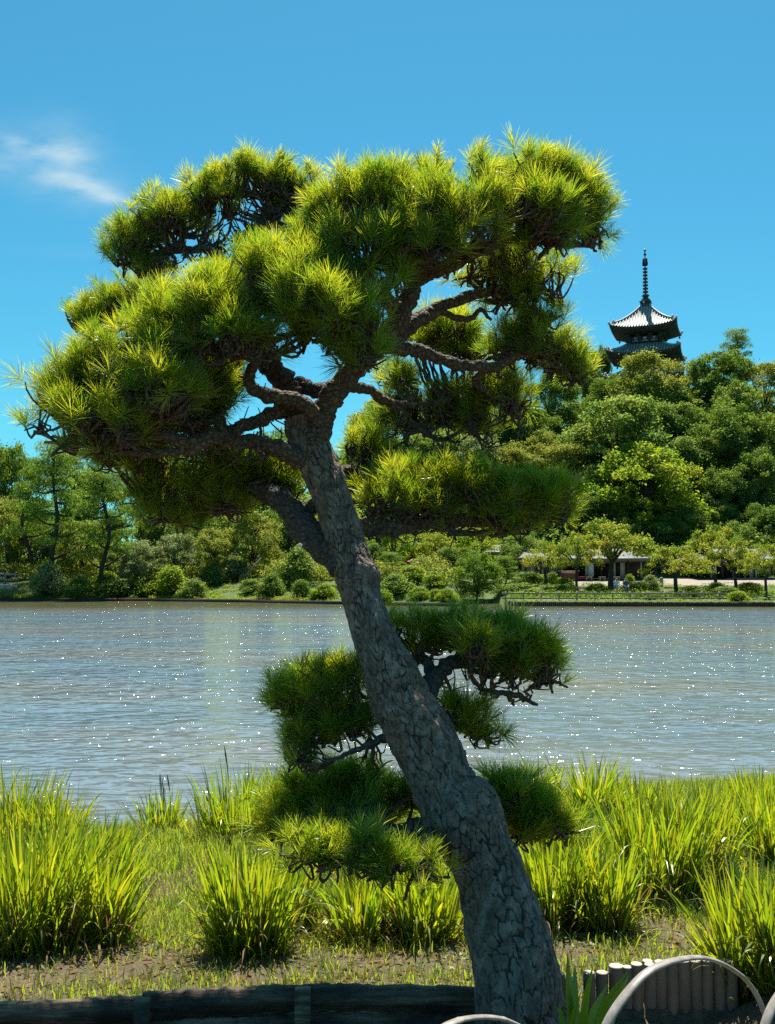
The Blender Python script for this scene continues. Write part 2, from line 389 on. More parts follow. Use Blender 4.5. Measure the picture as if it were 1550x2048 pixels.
# ------------------------------------------------------------------ near bank
def near(X, Y):
    X = np.asarray(X, float); Y = np.asarray(Y, float)
    ys_ = 10.9 + .35 * X + .35 * (vnoise(X * .9 + 5, X * 0 + 2) - .5)
    t = np.clip((ys_ - Y) / (ys_ - 4.35), 0, 1)
    bank = .02 + .74 * t ** .9 + np.where(Y > ys_, -.3 * (Y - ys_), 0)
    bank = bank + .05 * (fbm(X * 1.5, Y * 1.5, 4) - .5) + .022 * (fbm(X * 9, Y * 9, 3) - .5)
    ff = .56 + .18 * sstep(.3, .9, X) + .16 * sstep(1.3, 1.75, X)
    ff = ff + (1.06 - ff) * sstep(3.75, 2.8, Y) + .03 * (fbm(X * 5, Y * 5, 3) - .5)
    yb = 4.30 + 0 * X
    return np.where(Y < yb, ff, np.maximum(bank, -1.2))
def hit_near(px, py):
    for d in np.arange(2.4, 14, .02):
        p = W(px, py, d)
        if p[2] <= float(near(p[0], d)): return np.array([p[0], d, float(near(p[0], d))])
    return W(px, py, 11.)
m, nt, out = mat('bank_soil'); L = nt.links.new
p = N(nt, 'ShaderNodeBsdfPrincipled', Roughness=.95)
n1 = noise(nt, 1.3, 5, .65); n2 = noise(nt, 28, 6, .7); n3 = noise(nt, 90, 3, .6)
g = ramp(nt, n2, [(.28, (.06, .038, .024)), (.5, (.15, .10, .062)), (.72, (.25, .18, .115))])
c = mixc(nt, ramp(nt, n1, [(.45, 0.), (.62, .6)]), g, (.085, .10, .03)); L(c, p.inputs['Base Color'])
L(bump(nt, n3, .5, .01, bump(nt, n2, .9, .04)), p.inputs['Normal']); L(p.outputs[0], out.inputs[0]); M['soil'] = m
xs = np.unique(np.round(np.concatenate([np.arange(-14, -4.6, .3), np.arange(-4.6, 5.2, .045), np.arange(5.2, 14, .3)]), 4))
ys = np.concatenate([[-6, -3, 0], np.arange(1.5, 4.25, .06), [4.28, 4.295, 4.305, 4.32], np.arange(4.36, 13.6, .05)])
mb = MB(); mb.add(*grid(xs, ys, near)); o = mb.build('near_bank', M['soil'], smooth=True); tag(o, kind='structure')
# ------------------------------------------------------------------ the leaning pine
m, nt, out = mat('plated_pine_bark'); L = nt.links.new
p = N(nt, 'ShaderNodeBsdfPrincipled', Roughness=.82)
n1 = noise(nt, 22, 6, .65); n2 = noise(nt, 5, 3, .6); n3 = noise(nt, 120, 4, .7)
pl = ramp(nt, n1, [(.28, (.066, .046, .036)), (.50, (.165, .115, .084)), (.74, (.35, .28, .23))])
pl = mixc(nt, ramp(nt, n2, [(.5, 0.), (.68, .55)]), pl, (.16, .098, .068))
L(mixc(nt, ramp(nt, attr(nt), [(0.05, 0.), (.62, 1.)]), (.046, .033, .028), mixc(nt, ramp(nt, attr(nt), [(.66, 0.), (.92, .55)]), pl, (.33, .28, .265))), p.inputs['Base Color'])
L(bump(nt, n3, .5, .004, bump(nt, n1, .8, .012)), p.inputs['Normal']); L(p.outputs[0], out.inputs[0]); M['bark'] = m
m, nt, out = mat('red_brown_bark'); L = nt.links.new
p = N(nt, 'ShaderNodeBsdfPrincipled', Roughness=.85)
tc = nt.nodes.new('ShaderNodeTexCoord')
vo = N(nt, 'ShaderNodeTexVoronoi', Scale=34); vo.feature = 'DISTANCE_TO_EDGE'; L(tc.outputs['Object'], vo.inputs[0])
n1 = noise(nt, 40, 5, .7)
c = ramp(nt, n1, [(.3, (.075, .046, .032)), (.7, (.205, .135, .095))])
L(mixc(nt, ramp(nt, vo.outputs['Distance'], [(.0, .25), (.07, 1.)]), (.04, .026, .019), c), p.inputs['Base Color'])
L(bump(nt, n1, .7, .008, bump(nt, ramp(nt, vo.outputs['Distance'], [(.0, 0.), (.2, 1.)]), .9, .012)), p.inputs['Normal']); L(p.outputs[0], out.inputs[0]); M['bark_limb'] = m
m2 = m.copy(); m2.name = 'grey_limb_bark'; M['bark_stem'] = m2
for n_ in m2.node_tree.nodes:
    if n_.type == 'VALTORGB' and len(n_.color_ramp.elements) == 2 and n_.color_ramp.elements[1].color[0] < .5:
        n_.color_ramp.elements[0].color = (.045, .036, .032, 1); n_.color_ramp.elements[1].color = (.135, .112, .10, 1)

def dsh(py): return float(np.interp(py, [860, 2000], [1.0, 0]))      # the pine leans away over the bank as it rises
pine = thing('pine_tree', 'large leaning pine with plated grey trunk and bright yellow-green needle pads in the foreground', 'tree', tuple(W(1055, 2130, 4.05)))
PO = np.array(pine.location)
TR = [(2160, 995, 1185), (2100, 978, 1152), (2048, 965, 1132), (1975, 952, 1118), (1900, 942, 1102), (1825, 928, 1075), (1750, 914, 1047), (1700, 892, 1026), (1650, 857, 1008), (1610, 838, 983),
      (1580, 828, 955), (1500, 790, 920), (1450, 765, 893), (1400, 742, 861), (1350, 727, 838), (1300, 712, 808), (1250, 695, 785), (1200, 681, 766), (1160, 668, 762), (1130, 660, 750),
      (1100, 651, 738), (1050, 638, 722), (1000, 624, 705), (950, 603, 690), (900, 582, 666), (865, 567, 652), (835, 563, 640)]
def trunk_mesh():
    dep = np.interp([t[0] for t in TR], [835, 1500, 2160], [4.02, 4.08, 4.05]) + np.array([dsh(t[0]) for t in TR])
    P = np.array([np.append(W((l + r) / 2, y, d), S((r - l) / 2, d) * np.interp(y, [900, 1250, 1650], [.87, .92, 1.0])) for (y, l, r), d in zip(TR, dep)])
    n, k = 680, 320
    C = spline(P, n); ctr, rad = C[:, :3], C[:, 3]
    d, u, v = frames(ctr)
    s = np.concatenate([[0], np.cumsum(np.linalg.norm(np.diff(ctr, axis=0), axis=1))])
    a = np.arange(k) / k * 2 * math.pi
    SS, AA = np.meshgrid(s, a, indexing='ij')
    R0 = .15
    # warped plate pattern on the unrolled trunk
    Ltot = s[-1]; circ = 2 * math.pi * R0
    cs, sn = np.cos(AA), np.sin(AA)
    qx = AA * R0 + .075 * (fbm(cs * 2.2 + SS * 6, sn * 2.2 + SS * 3, 5) - .5)
    qy = SS + .12 * (fbm(cs * 2.5 + 40 + SS * 5, sn * 2.5 + SS * 8, 4) - .5)
    def cells(cw, ch, sq, seed):
        g = np.random.default_rng(seed); nx, ny = int(circ / cw), int(Ltot / ch)
        sx_ = (np.arange(nx)[None] + .5 * (np.arange(ny)[:, None] % 2) + g.random((ny, nx)) * .95) * circ / nx
        sy_ = (np.arange(ny)[:, None] + g.random((ny, nx)) * 1.0) * Ltot / ny
        s_ = np.stack([sx_.ravel(), sy_.ravel()], 1); wgt = g.random(len(s_)) * .012      # unequal cells
        pv = g.random(len(s_)); s_ = np.concatenate([s_ - [circ, 0], s_, s_ + [circ, 0]]); pv = np.tile(pv, 3); wgt = np.tile(wgt, 3)
        E = np.zeros(qx.shape); ID = E.copy(); DX = E.copy(); DY = E.copy()
        for i in range(0, n, 20):
            X = qx[i:i + 20, :, None]; Y = qy[i:i + 20, :, None]
            nr = (s_[:, 1] > Y.min() - .16) & (s_[:, 1] < Y.max() + .16); q = s_[nr]
            D = np.hypot(X - q[None, None, :, 0], (Y - q[None, None, :, 1]) * sq) + wgt[nr]
            o2 = np.partition(D, 1, axis=2); am = D.argmin(2)
            E[i:i + 20] = o2[..., 1] - o2[..., 0]; ID[i:i + 20] = pv[nr][am]
            DX[i:i + 20] = qx[i:i + 20] - q[am, 0]; DY[i:i + 20] = qy[i:i + 20] - q[am, 1]
        return E, ID, DX, DY
    e1, ID, DX, DY = cells(.037, .064, .58, 2); e2, I2, _, _ = cells(.017, .030, .6, 9)
    w1 = .0012 + .0055 * sstep(.38, .72, fbm(cs * 3 + 70 + SS * 6, sn * 3 + SS * 7, 3))
    c1 = sstep(.12, 1, e1 / w1)
    m2 = sstep(.42, .58, fbm(cs * 2 + 20 + SS * 4, sn * 2 + SS * 5, 3))           # only some plates are cracked again
    c2 = 1 - (1 - sstep(.1, 1, e2 / .0035)) * m2 * .75
    flake = fbm(cs * 6 + SS * 24, sn * 6 + SS * 13, 5); step_ = np.round(fbm(cs * 3 + SS * 12, sn * 3 + SS * 8, 3) * 9) / 9
    crack = c1 * (.35 + .65 * c2)
    hgt = .012 * c1 + .004 * c2 + (.20 * DY * (ID - .3) + .22 * DX * ((ID * 7.31) % 1 - .5)) * c1 + .008 * (I2 - .5) * m2 + .020 * (step_ - .5) + .010 * (flake - .5) + .014 * (fbm(cs * 1.5 + 9 + SS * 3, sn * 1.5 + SS * 3, 3) - .5)
    rr = rad[:, None] + (hgt - .014) * np.clip(rad[:, None] / .12, .5, 1)
    # burl on the right flank and the long rib that runs down the upper side
    yp = np.interp(np.arange(n), np.linspace(0, n - 1, len(TR)), [t[0] for t in TR])[:, None]
    side = np.cos(AA)   # +1 where u points; find image-right from the frame
    right = (u[:, None, 0] * np.cos(AA) + v[:, None, 0] * np.sin(AA)); front = -(u[:, None, 1] * np.cos(AA) + v[:, None, 1] * np.sin(AA))
    rr = rr + .022 * np.exp(-((yp - 1158) / 22) ** 2) * np.exp(-((right - .62) / .3) ** 2) * (front > 0)
    rr = rr + .010 * np.exp(-((yp - 1620) / 35) ** 2) * np.exp(-((right - .85) / .35) ** 2)
    rib = np.exp(-((right - (.30 + (yp - 1400) / 900)) / .10) ** 2) * (front > 0) * sstep(1400, 1470, yp) * sstep(1610, 1560, yp)
    rr = rr + .020 * rib
    rr = rr * (1 + .10 * np.exp(-((yp - 2160) / 50) ** 2))
    V = (ctr[:, None, :] + rr[..., None] * (np.cos(AA)[..., None] * u[:, None] + np.sin(AA)[..., None] * v[:, None])).reshape(-1, 3)
    i = np.arange(n - 1)[:, None]; j = np.arange(k)[None]; j2 = (j + 1) % k
    Q = np.stack([i * k + j2, i * k + j, (i + 1) * k + j, (i + 1) * k + j2], -1).reshape(-1, 4)
    mb = MB(); mb.add(V - PO, Q, a=(crack * (.57 + .15 * ID + .6 * (flake - .45))).ravel()); return mb
trunk = trunk_mesh().build('trunk', M['bark'], pine, smooth=True)

LIMBS = []      # world-space samples of every limb, for rooting twigs
def limb(pts, name='branch', k=18, wob=.34, mt='bark_limb', n=None):
    """pts: (px, py, width px, depth m) in the photo"""
    P = np.array([np.append(W(x, y, d + dsh(y)), S(w / 2, d + dsh(y))) for x, y, w, d in pts])
    C = spline(P, n or max(40, 16 * len(pts)))
    sd = len(LIMBS) + 1
    # gnarled: sideways wander that grows away from the ends
    t = np.linspace(0, 1, len(C)); am = np.minimum(C[:, 3] * .45, .012) * np.minimum(1, 6 * np.minimum(t, 1 - t + .05))
    for c in range(3): C[:, c] += am * (2 * fbm(t * 9 + sd * 3.1, t * 0 + c * 7 + sd, 3) - 1) * 1.3
    mb = MB(); mb.tube(C[:, :3] - PO, np.maximum(C[:, 3], .003), k, wob, sd)
    LIMBS.append(C); return mb.build(name, M[mt], pine, smooth=True)
for pts, mt_ in (
    ([(618, 915, 54, 4.04), (594, 840, 54, 4.06), (577, 785, 54, 4.06), (547, 738, 48, 4.05), (518, 712, 42, 4.02), (488, 684, 34, 3.98), (445, 655, 24, 3.9), (395, 640, 14, 3.85)], 'bark'),
    ([(618, 925, 52, 4.0), (637, 848, 54, 3.98), (666, 792, 52, 3.97), (705, 740, 48, 3.97), (750, 692, 44, 3.97), (790, 652, 42, 3.97), (815, 600, 38, 3.97), (829, 556, 33, 3.97), (850, 508, 27, 3.95), (885, 455, 20, 3.95), (930, 420, 12, 3.95)], 'bark_limb'),
    ([(640, 842, 36, 3.93), (606, 808, 31, 3.86), (562, 798, 29, 3.82), (522, 786, 27, 3.8), (500, 756, 24, 3.78), (512, 716, 21, 3.76), (522, 672, 16, 3.74), (560, 640, 10, 3.72)], 'bark_limb'),
    ([(680, 772, 34, 4.02), (648, 782, 32, 4.05), (618, 780, 30, 4.08), (598, 762, 25, 4.1)], 'bark'),
    ([(600, 922, 40, 3.98), (560, 900, 36, 3.9), (515, 888, 31, 3.82), (470, 886, 29, 3.76), (428, 872, 31, 3.7), (385, 886, 30, 3.66), (320, 868, 24, 3.6), (240, 884, 20, 3.56), (150, 890, 12, 3.5)], 'bark_limb'),
    ([(430, 874, 22, 3.7), (380, 900, 20, 3.68), (300, 905, 16, 3.62), (215, 905, 10, 3.6)], 'bark_limb'),
    ([(585, 812, 30, 4.02), (540, 833, 28, 3.98), (490, 852, 26, 3.92), (452, 862, 22, 3.88), (440, 838, 18, 3.86), (408, 846, 12, 3.8), (350, 838, 8, 3.76)], 'bark_limb'),
    ([(690, 1130, 62, 4.06), (645, 1088, 62, 4.08), (605, 1052, 56, 4.1), (568, 1008, 48, 4.14), (512, 974, 36, 4.2), (440, 976, 26, 4.24), (350, 1000, 18, 4.26), (285, 1012, 9, 4.26)], 'bark'),
    ([(655, 1002, 34, 4.1), (600, 1022, 32, 4.16), (560, 1004, 26, 4.22), (505, 945, 18, 4.28), (440, 940, 10, 4.3)], 'bark_limb'),
    ([(690, 1052, 44, 4.12), (740, 1060, 34, 4.2), (795, 1056, 32, 4.24), (850, 1044, 28, 4.26), (940, 1044, 26, 4.26), (1040, 1040, 20, 4.24), (1110, 1022, 12, 4.2)], 'bark_limb'),
    ([(860, 1046, 18, 4.26), (920, 1068, 13, 4.24), (990, 1062, 10, 4.2), (1040, 1066, 7, 4.16)], 'bark_limb'),
    ([(700, 770, 26, 4.1), (740, 782, 20, 4.2), (775, 802, 18, 4.3), (830, 812, 14, 4.36), (900, 800, 9, 4.4)], 'bark_limb'),
    ([(775, 800, 14, 4.3), (820, 840, 12, 4.36), (880, 880, 10, 4.4), (940, 850, 6, 4.42)], 'bark_limb'),
    ([(770, 690, 34, 4.02), (810, 700, 30, 4.1), (850, 706, 26, 4.16), (915, 728, 24, 4.2), (975, 736, 22, 4.22), (1030, 712, 18, 4.22), (1090, 700, 11, 4.2)], 'bark_limb'),
    ([(975, 736, 18, 4.22), (950, 762, 15, 4.28), (985, 790, 11, 4.32), (1030, 800, 7, 4.34)], 'bark_limb'),
    ([(785, 690, 36, 4.0), (822, 650, 32, 4.08), (870, 622, 28, 4.14), (930, 598, 22, 4.18), (990, 580, 18, 4.2), (1060, 570, 10, 4.2)], 'bark_limb'),
    ([(880, 622, 14, 4.14), (935, 640, 12, 4.16), (960, 618, 9, 4.18), (982, 640, 6, 4.18)], 'bark_limb'),
    ([(830, 560, 34, 3.97), (880, 540, 30, 3.95), (940, 512, 28, 3.93), (990, 486, 23, 3.92), (1060, 472, 17, 3.92), (1130, 490, 13, 3.92), (1190, 492, 7, 3.92)], 'bark_limb'),
    ([(835, 545, 24, 3.97), (800, 490, 20, 3.9), (760, 450, 14, 3.86), (700, 440, 9, 3.84)], 'bark_limb'),
    ([(795, 640, 26, 3.95), (775, 590, 22, 4.0), (782, 540, 18, 4.05), (760, 500, 12, 4.05)], 'bark'),
    ([(560, 760, 28, 4.06), (510, 640, 24, 4.25), (470, 560, 22, 4.45), (425, 505, 20, 4.55), (370, 500, 14, 4.6), (290, 515, 8, 4.6)], 'bark'),
    ([(455, 545, 18, 4.48), (500, 480, 16, 4.55), (540, 430, 12, 4.6), (600, 400, 7, 4.62)], 'bark'),
    ([(470, 560, 14, 4.45), (380, 590, 12, 4.65), (280, 620, 9, 4.8), (190, 650, 6, 4.85)], 'bark'),
    ([(525, 690, 18, 3.78), (580, 668, 14, 3.7), (640, 668, 10, 3.62), (700, 690, 7, 3.6)], 'bark_limb'),
    ([(640, 960, 26, 4.14), (690, 940, 18, 4.34), (725, 920, 10, 4.46)], 'bark_limb'),
    ([(850, 1400, 46, 4.14), (872, 1350, 34, 4.2), (905, 1325, 28, 4.24), (960, 1325, 20, 4.26), (1040, 1345, 13, 4.26), (1090, 1360, 7, 4.26)], 'bark'),
    ([(872, 1352, 26, 4.2), (840, 1310, 18, 4.28), (820, 1290, 10, 4.32)], 'bark'),
    ([(905, 1330, 18, 4.24), (940, 1290, 13, 4.26), (1000, 1290, 8, 4.26)], 'bark'),
    ([(965, 1380, 9, 4.24), (1030, 1390, 12, 4.22), (1075, 1410, 6, 4.2)], 'bark_limb'),
    ([(885, 1430, 26, 4.2), (920, 1450, 16, 4.28), (960, 1460, 9, 4.3)], 'bark'),
    ([(780, 1400, 26, 4.16), (725, 1412, 18, 4.24), (665, 1412, 12, 4.28), (600, 1405, 7, 4.28)], 'bark'),
    ([(790, 1470, 20, 4.12), (740, 1490, 13, 4.08), (690, 1510, 9, 4.06), (640, 1530, 5, 4.05)], 'bark'),
    ([(885, 1640, 52, 4.1), (835, 1660, 46, 4.14), (790, 1672, 40, 4.16), (762, 1650, 30, 4.18), (720, 1625, 22, 4.2), (640, 1620, 12, 4.22)], 'bark'),
    ([(790, 1672, 24, 4.16), (740, 1705, 16, 4.2), (680, 1722, 9, 4.2)], 'bark'),
    ([(960, 1600, 30, 4.16), (1010, 1600, 20, 4.26), (1070, 1620, 10, 4.28)], 'bark')):
    limb(pts, mt='bark_stem' if mt_ == 'bark' else mt_)
LS = np.concatenate(LIMBS)

def needles(B, axis, g, nn, l0, wid):
    """B: tuft bases, axis: shoot directions -> bent ribbons, nn needles per tuft"""
    T = len(B)
    ref = g.normal(size=(T, 3)); u = np.cross(axis, ref); u /= np.linalg.norm(u, axis=1)[:, None]; v = np.cross(axis, u)
    op = (.75 + .5 * g.random((T, 1)))
    th = R(6) + R(54) * op * g.random((T, nn)) ** .75; ph = g.random((T, nn)) * 2 * math.pi
    st, ct = np.sin(th)[..., None], np.cos(th)[..., None]
    d = axis[:, None] * ct + st * (np.cos(ph)[..., None] * u[:, None] + np.sin(ph)[..., None] * v[:, None])
    off = (1 - np.minimum(th / R(78), 1)) * .045 + g.random((T, nn)) * .02
    p0 = B[:, None] + axis[:, None] * off[..., None]
    ln = (l0 * (.66 + .5 * g.random((T, 1))) * (.8 + .3 * g.random((T, nn))))[..., None]
    sag = np.zeros_like(d); sag[..., 2] = -.10
    bend = g.normal(size=(T, nn, 3)) * .06
    p1 = p0 + d * ln * .5; p2 = p0 + (d + bend + sag * .6) * ln
    wv = np.cross(d, g.normal(size=(T, nn, 3))); wv /= np.linalg.norm(wv, axis=2)[..., None] + 1e-9
    h = wv * wid / 2
    V = np.stack([p0 - h * .7, p0 + h * .7, p1 - h, p1 + h, p2 - h * .3, p2 + h * .3], 2).reshape(-1, 3)
    b = np.arange(T * nn)[:, None] * 6
    Q = np.stack([b + [0, 1, 3, 2], b + [2, 3, 5, 4]], 1).reshape(-1, 4)
    tint = np.clip(0.46 + .33 * g.normal(size=(T, 1)) + .14 * g.normal(size=(T, nn)), 0, 1)
    return V, Q, np.repeat(tint.ravel(), 6)

def pad(blobs, d, label=None, sp=.065, nn=46, l0=0.095, low=-.16, tw=34, wid=.0024, seed=0, dense=0.):
    """a trimmed needle pad: blobs (px, py, rx, ry[, depth]); its twigs are a second mesh"""
    g = np.random.default_rng(100 + seed); NB = MB(); TB = MB()
    C = []
    for b in blobs:
        dd = (b[4] if len(b) > 4 else d) + dsh(b[1])
        c = W(b[0], b[1], dd); rx, rz = S(b[2], dd), S(b[3], dd)
        C.append((c, np.array([max(rx - .05, .03), max(.85 * rx - .05, .03), max(rz - .055, .03)])))
    for bi, (c, r) in enumerate(C):
        area = 2 * math.pi * ((r[0] * r[1]) ** .8 + (r[0] * r[2]) ** .8 + (r[1] * r[2]) ** .8) / 3 * 1.9
        n = int(area ** 1.0 / sp ** 2) + 10
        nd = g.normal(size=(n * 3, 3)); nd /= np.linalg.norm(nd, axis=1)[:, None]
        nd = nd[nd[:, 2] > low + .15 * g.random(len(nd))][:n]
        rho = .52 + .56 * g.random(len(nd)) ** .55
        P = c + nd * r * rho[:, None] + g.normal(size=nd.shape) * .034
        # ragged: whole shoots missing in patches, more of them low on the pad
        gap = fbm(P[:, 0] * 5.5 + P[:, 2] * 4 + seed, P[:, 1] * 5.5 - P[:, 2] * 3 + 2 * seed, 3)
        ok = gap > (.44 - .16 * np.clip(nd[:, 2] * 1.5, -1, 1)) + .015 - dense
        P, nd = P[ok], nd[ok]
        # drop tufts buried inside a neighbouring blob
        keep = np.ones(len(P), bool)
        for bj, (c2, r2) in enumerate(C):
            if bj != bi: keep &= (((P - c2) / (r2 * .72)) ** 2).sum(1) > 1
        P, nd_ = P[keep], nd[keep]
        if not len(P): continue
        ax = nd_ / r; ax /= np.linalg.norm(ax, axis=1)[:, None]
        ax = .62 * ax + np.array([0, 0, .66]) + .40 * g.normal(size=ax.shape); ax /= np.linalg.norm(ax, axis=1)[:, None]
        V, Q, t = needles(P - ax * .03, ax, g, nn, l0, wid); NB.add(V - PO, Q, a=t)
        # twigs: limb -> hub under the blob -> tufts
        hub = c - np.array([0, 0, r[2] * .7])
        root = LS[np.argmin(np.linalg.norm(LS[:, :3] - hub, axis=1))]
        hubs = [hub + np.array([g.uniform(-.6, .6) * r[0], g.uniform(-.6, .6) * r[1], g.uniform(-.1, .35) * r[2]]) for _ in range(5)]
        for hb in hubs:
            mid = (root[:3] + hb) / 2 + g.normal(size=3) * .03
            A = spline(np.array([root[:3], mid, hb]), 9) + g.normal(size=(9, 3)) * .004
            TB.tube(A - PO, np.linspace(min(.013, root[3] * .8), .006, 9), 6, .3, bi)
        sel = g.permutation(len(P))[:min(len(P), tw * 3)]
        for q in sel:
            hb = hubs[int(np.argmin([np.linalg.norm(P[q] - h_) for h_ in hubs]))]
            mid = hb * .45 + P[q] * .55 + g.normal(size=3) * .025 - [0, 0, .02]
            A = spline(np.array([hb, mid, P[q] - ax[q] * .02]), 6) + g.normal(size=(6, 3)) * .003
            TB.tube(A - PO, np.linspace(.0075, .0035, 6), 5, .3, q)
    o = NB.build('needle_pad', M['needle'], pine)
    if label: o['label'] = label
    TB.build('twigs', M['bark_limb'], pine, smooth=True)

PADS = [
    (dict(d=4.6, l0=0.092, tw=48, low=-.0, sp=.07), [(510, 375, 95, 62), (590, 385, 55, 55), (425, 410, 90, 62), (345, 450, 90, 62), (275, 488, 66, 56), (540, 410, 60, 50, 4.75)]),
    (dict(d=4.6, l0=0.088, tw=5), [(250, 520, 45, 32), (300, 535, 55, 24)]),
    (dict(d=4.85, l0=0.092), [(300, 598, 82, 42), (235, 622, 70, 46), (180, 645, 62, 48)]),
    (dict(d=3.7, l0=0.108), [(575, 560, 120, 80), (500, 600, 120, 82), (640, 580, 80, 70)]),
    (dict(d=3.65, l0=0.108), [(430, 645, 120, 92), (360, 680, 120, 92), (470, 690, 80, 70, 3.5)]),
    (dict(d=3.6, l0=0.108), [(270, 740, 120, 88), (200, 775, 110, 88), (300, 800, 120, 80, 3.45)]),
    (dict(d=3.6, l0=0.108), [(130, 820, 92, 78), (95, 850, 62, 70), (200, 855, 120, 70, 3.45), (150, 885, 90, 42, 3.5)]),
    (dict(d=3.9, l0=0.104, low=-.3), [(330, 840, 120, 66), (400, 790, 90, 60), (255, 885, 100, 42), (430, 745, 70, 50)]),
    (dict(d=3.85, l0=0.104), [(700, 425, 82, 80), (660, 470, 70, 72), (770, 400, 90, 70), (610, 520, 60, 60, 3.75)]),
    (dict(d=3.95, l0=0.104), [(860, 395, 110, 68), (950, 380, 110, 68), (1040, 370, 110, 68), (900, 430, 120, 60, 3.75)]),
    (dict(d=3.95, l0=0.104), [(1110, 385, 90, 72), (1165, 430, 68, 70), (1060, 430, 110, 60, 3.75), (1180, 470, 48, 42), (1100, 470, 70, 40, 3.8)]),
    (dict(d=3.7, l0=0.104, low=-.3), [(720, 500, 110, 70), (830, 500, 100, 60), (930, 480, 80, 50), (760, 560, 80, 46)]),
    (dict(d=3.5, l0=0.112, low=-.35), [(650, 640, 110, 80), (730, 650, 80, 80), (600, 600, 80, 60), (720, 710, 75, 42), (560, 690, 60, 50)]),
    (dict(d=4.2, l0=0.100, low=-.36), [(1040, 540, 90, 56), (1100, 575, 66, 70), (1010, 590, 70, 40), (1090, 640, 56, 30), (960, 540, 70, 42)]),
    (dict(d=4.6, l0=0.100), [(890, 670, 75, 52), (840, 690, 50, 44), (930, 710, 55, 38), (800, 760, 60, 30)]),
    (dict(d=4.25, l0=0.100, low=-.3), [(1070, 690, 80, 60), (1125, 725, 60, 56), (1010, 700, 55, 46), (1150, 750, 36, 36)]),
    (dict(d=4.5, l0=0.096, low=-.24), [(850, 835, 85, 48), (930, 815, 75, 46), (790, 830, 55, 38), (960, 850, 50, 30)]),
    (dict(d=4.4, l0=0.096, low=-.3), [(1000, 775, 60, 42), (1030, 810, 40, 38)]),
    (dict(d=4.5, l0=0.100), [(715, 905, 56, 56), (700, 950, 50, 40)]),
    (dict(d=4.25, l0=0.100, low=-.3), [(470, 955, 100, 52), (550, 940, 56, 44), (380, 985, 100, 50), (300, 1000, 52, 46), (350, 1035, 70, 30), (450, 1010, 80, 30), (560, 970, 50, 30)]),
    (dict(d=4.1, l0=0.096, low=-.9, sp=.085), [(330, 925, 90, 26), (230, 915, 90, 26), (430, 920, 70, 22)]),
    (dict(d=4.2, l0=0.100, low=-.24, dense=.06), [(800, 990, 92, 56), (890, 975, 82, 52), (970, 990, 82, 54), (760, 1010, 50, 44), (850, 1020, 80, 34), (735, 972, 62, 52, 4.4), (795, 955, 60, 46, 4.45), (700, 1000, 46, 40, 4.5)]),
    (dict(d=4.15, l0=0.104, low=-.36), [(1060, 1000, 78, 58), (1105, 1020, 52, 56), (1020, 1030, 70, 40)]),
    (dict(d=4.25, l0=0.104, low=-.24), [(850, 1285, 66, 50), (930, 1275, 80, 50), (790, 1275, 36, 36), (1000, 1280, 60, 50)]),
    (dict(d=4.2, l0=0.104, low=-.24), [(1050, 1310, 68, 62), (990, 1330, 66, 46), (1085, 1340, 50, 58), (960, 1300, 50, 50, 4.0)]),
    (dict(d=4.3, l0=0.100, low=-.24), [(920, 1440, 58, 46), (960, 1465, 46, 34)]),
    (dict(d=4.2, l0=0.100, low=-.3, dense=.08), [(640, 1375, 86, 52), (580, 1405, 60, 50), (690, 1365, 60, 44)]),
    (dict(d=4.2, l0=0.100, low=-.36, dense=.08), [(690, 1450, 76, 44), (630, 1470, 62, 44), (600, 1510, 44, 30)]),
    (dict(d=4.42, l0=0.104, low=-.36, dense=.12), [(650, 1590, 100, 56), (600, 1640, 78, 52), (720, 1580, 70, 50), (690, 1640, 90, 52, 4.3), (770, 1600, 56, 46, 4.42), (560, 1645, 56, 46), (830, 1590, 44, 40, 4.4)]),
    (dict(d=3.7, l0=0.100, low=-.9), [(700, 1710, 84, 44), (780, 1725, 80, 44), (840, 1740, 50, 36), (620, 1700, 70, 40)]),
    (dict(d=4.3, l0=0.104, low=-.36), [(1040, 1610, 72, 58), (1085, 1635, 52, 48), (1000, 1580, 46, 42), (1050, 1660, 56, 32), (1120, 1655, 44, 34), (985, 1640, 36, 36, 4.4)]),
]
for i, (kw, bl) in enumerate(PADS): pad(bl, seed=i, **kw)

def tangle(name, boxes, seed):
    """the bare gnarled twig work seen under the trimmed pads"""
    g = np.random.default_rng(seed); TB = MB()
    for x0, x1, y0, y1, d, n in boxes:
        for _ in range(n):
            b = W(g.uniform(x0, x1), g.uniform(y0, y1), d + dsh(y0) + g.normal() * .10)
            dist = np.linalg.norm(LS[:, :3] - b, axis=1) + g.random(len(LS)) * .06; a = LS[dist.argmin(), :3]
            if np.linalg.norm(a - b) < .03: continue
            k = 10; t = np.linspace(0, 1, k)[:, None]
            A = a + (b - a) * t + np.cumsum(g.normal(size=(k, 3)) * .010, 0) * np.minimum(1, 3 * t) + np.array([0, 0, -.03]) * np.sin(t * math.pi)
            TB.tube(A - PO, np.linspace(min(.011, .004 + .05 * np.linalg.norm(a - b)), .003, k), 6, .3, int(g.integers(99)))
            for _ in range(2):
                q = A[int(g.integers(4, 9))]; e = q + g.normal(size=3) * .05 + [0, 0, .04]
                TB.tube(spline(np.array([q, (q + e) / 2 + g.normal(size=3) * .012, e]), 6) - PO, np.linspace(.0045, .0024, 6), 5)
    TB.build(name, M['bark_limb'], pine, smooth=True)
for i_, bx in enumerate([(300, 640, 420, 540, 4.6, 90), (440, 620, 380, 500, 4.62, 50), (200, 560, 800, 920, 3.75, 60), (300, 600, 930, 1020, 4.25, 50),
        (780, 1060, 740, 900, 4.35, 40), (880, 1130, 430, 540, 4.0, 34), (760, 1100, 1000, 1070, 4.22, 40), (800, 1080, 1280, 1400, 4.25, 36), (580, 760, 1380, 1560, 4.22, 30)]): tangle('twigs', [bx], i_ + 1)
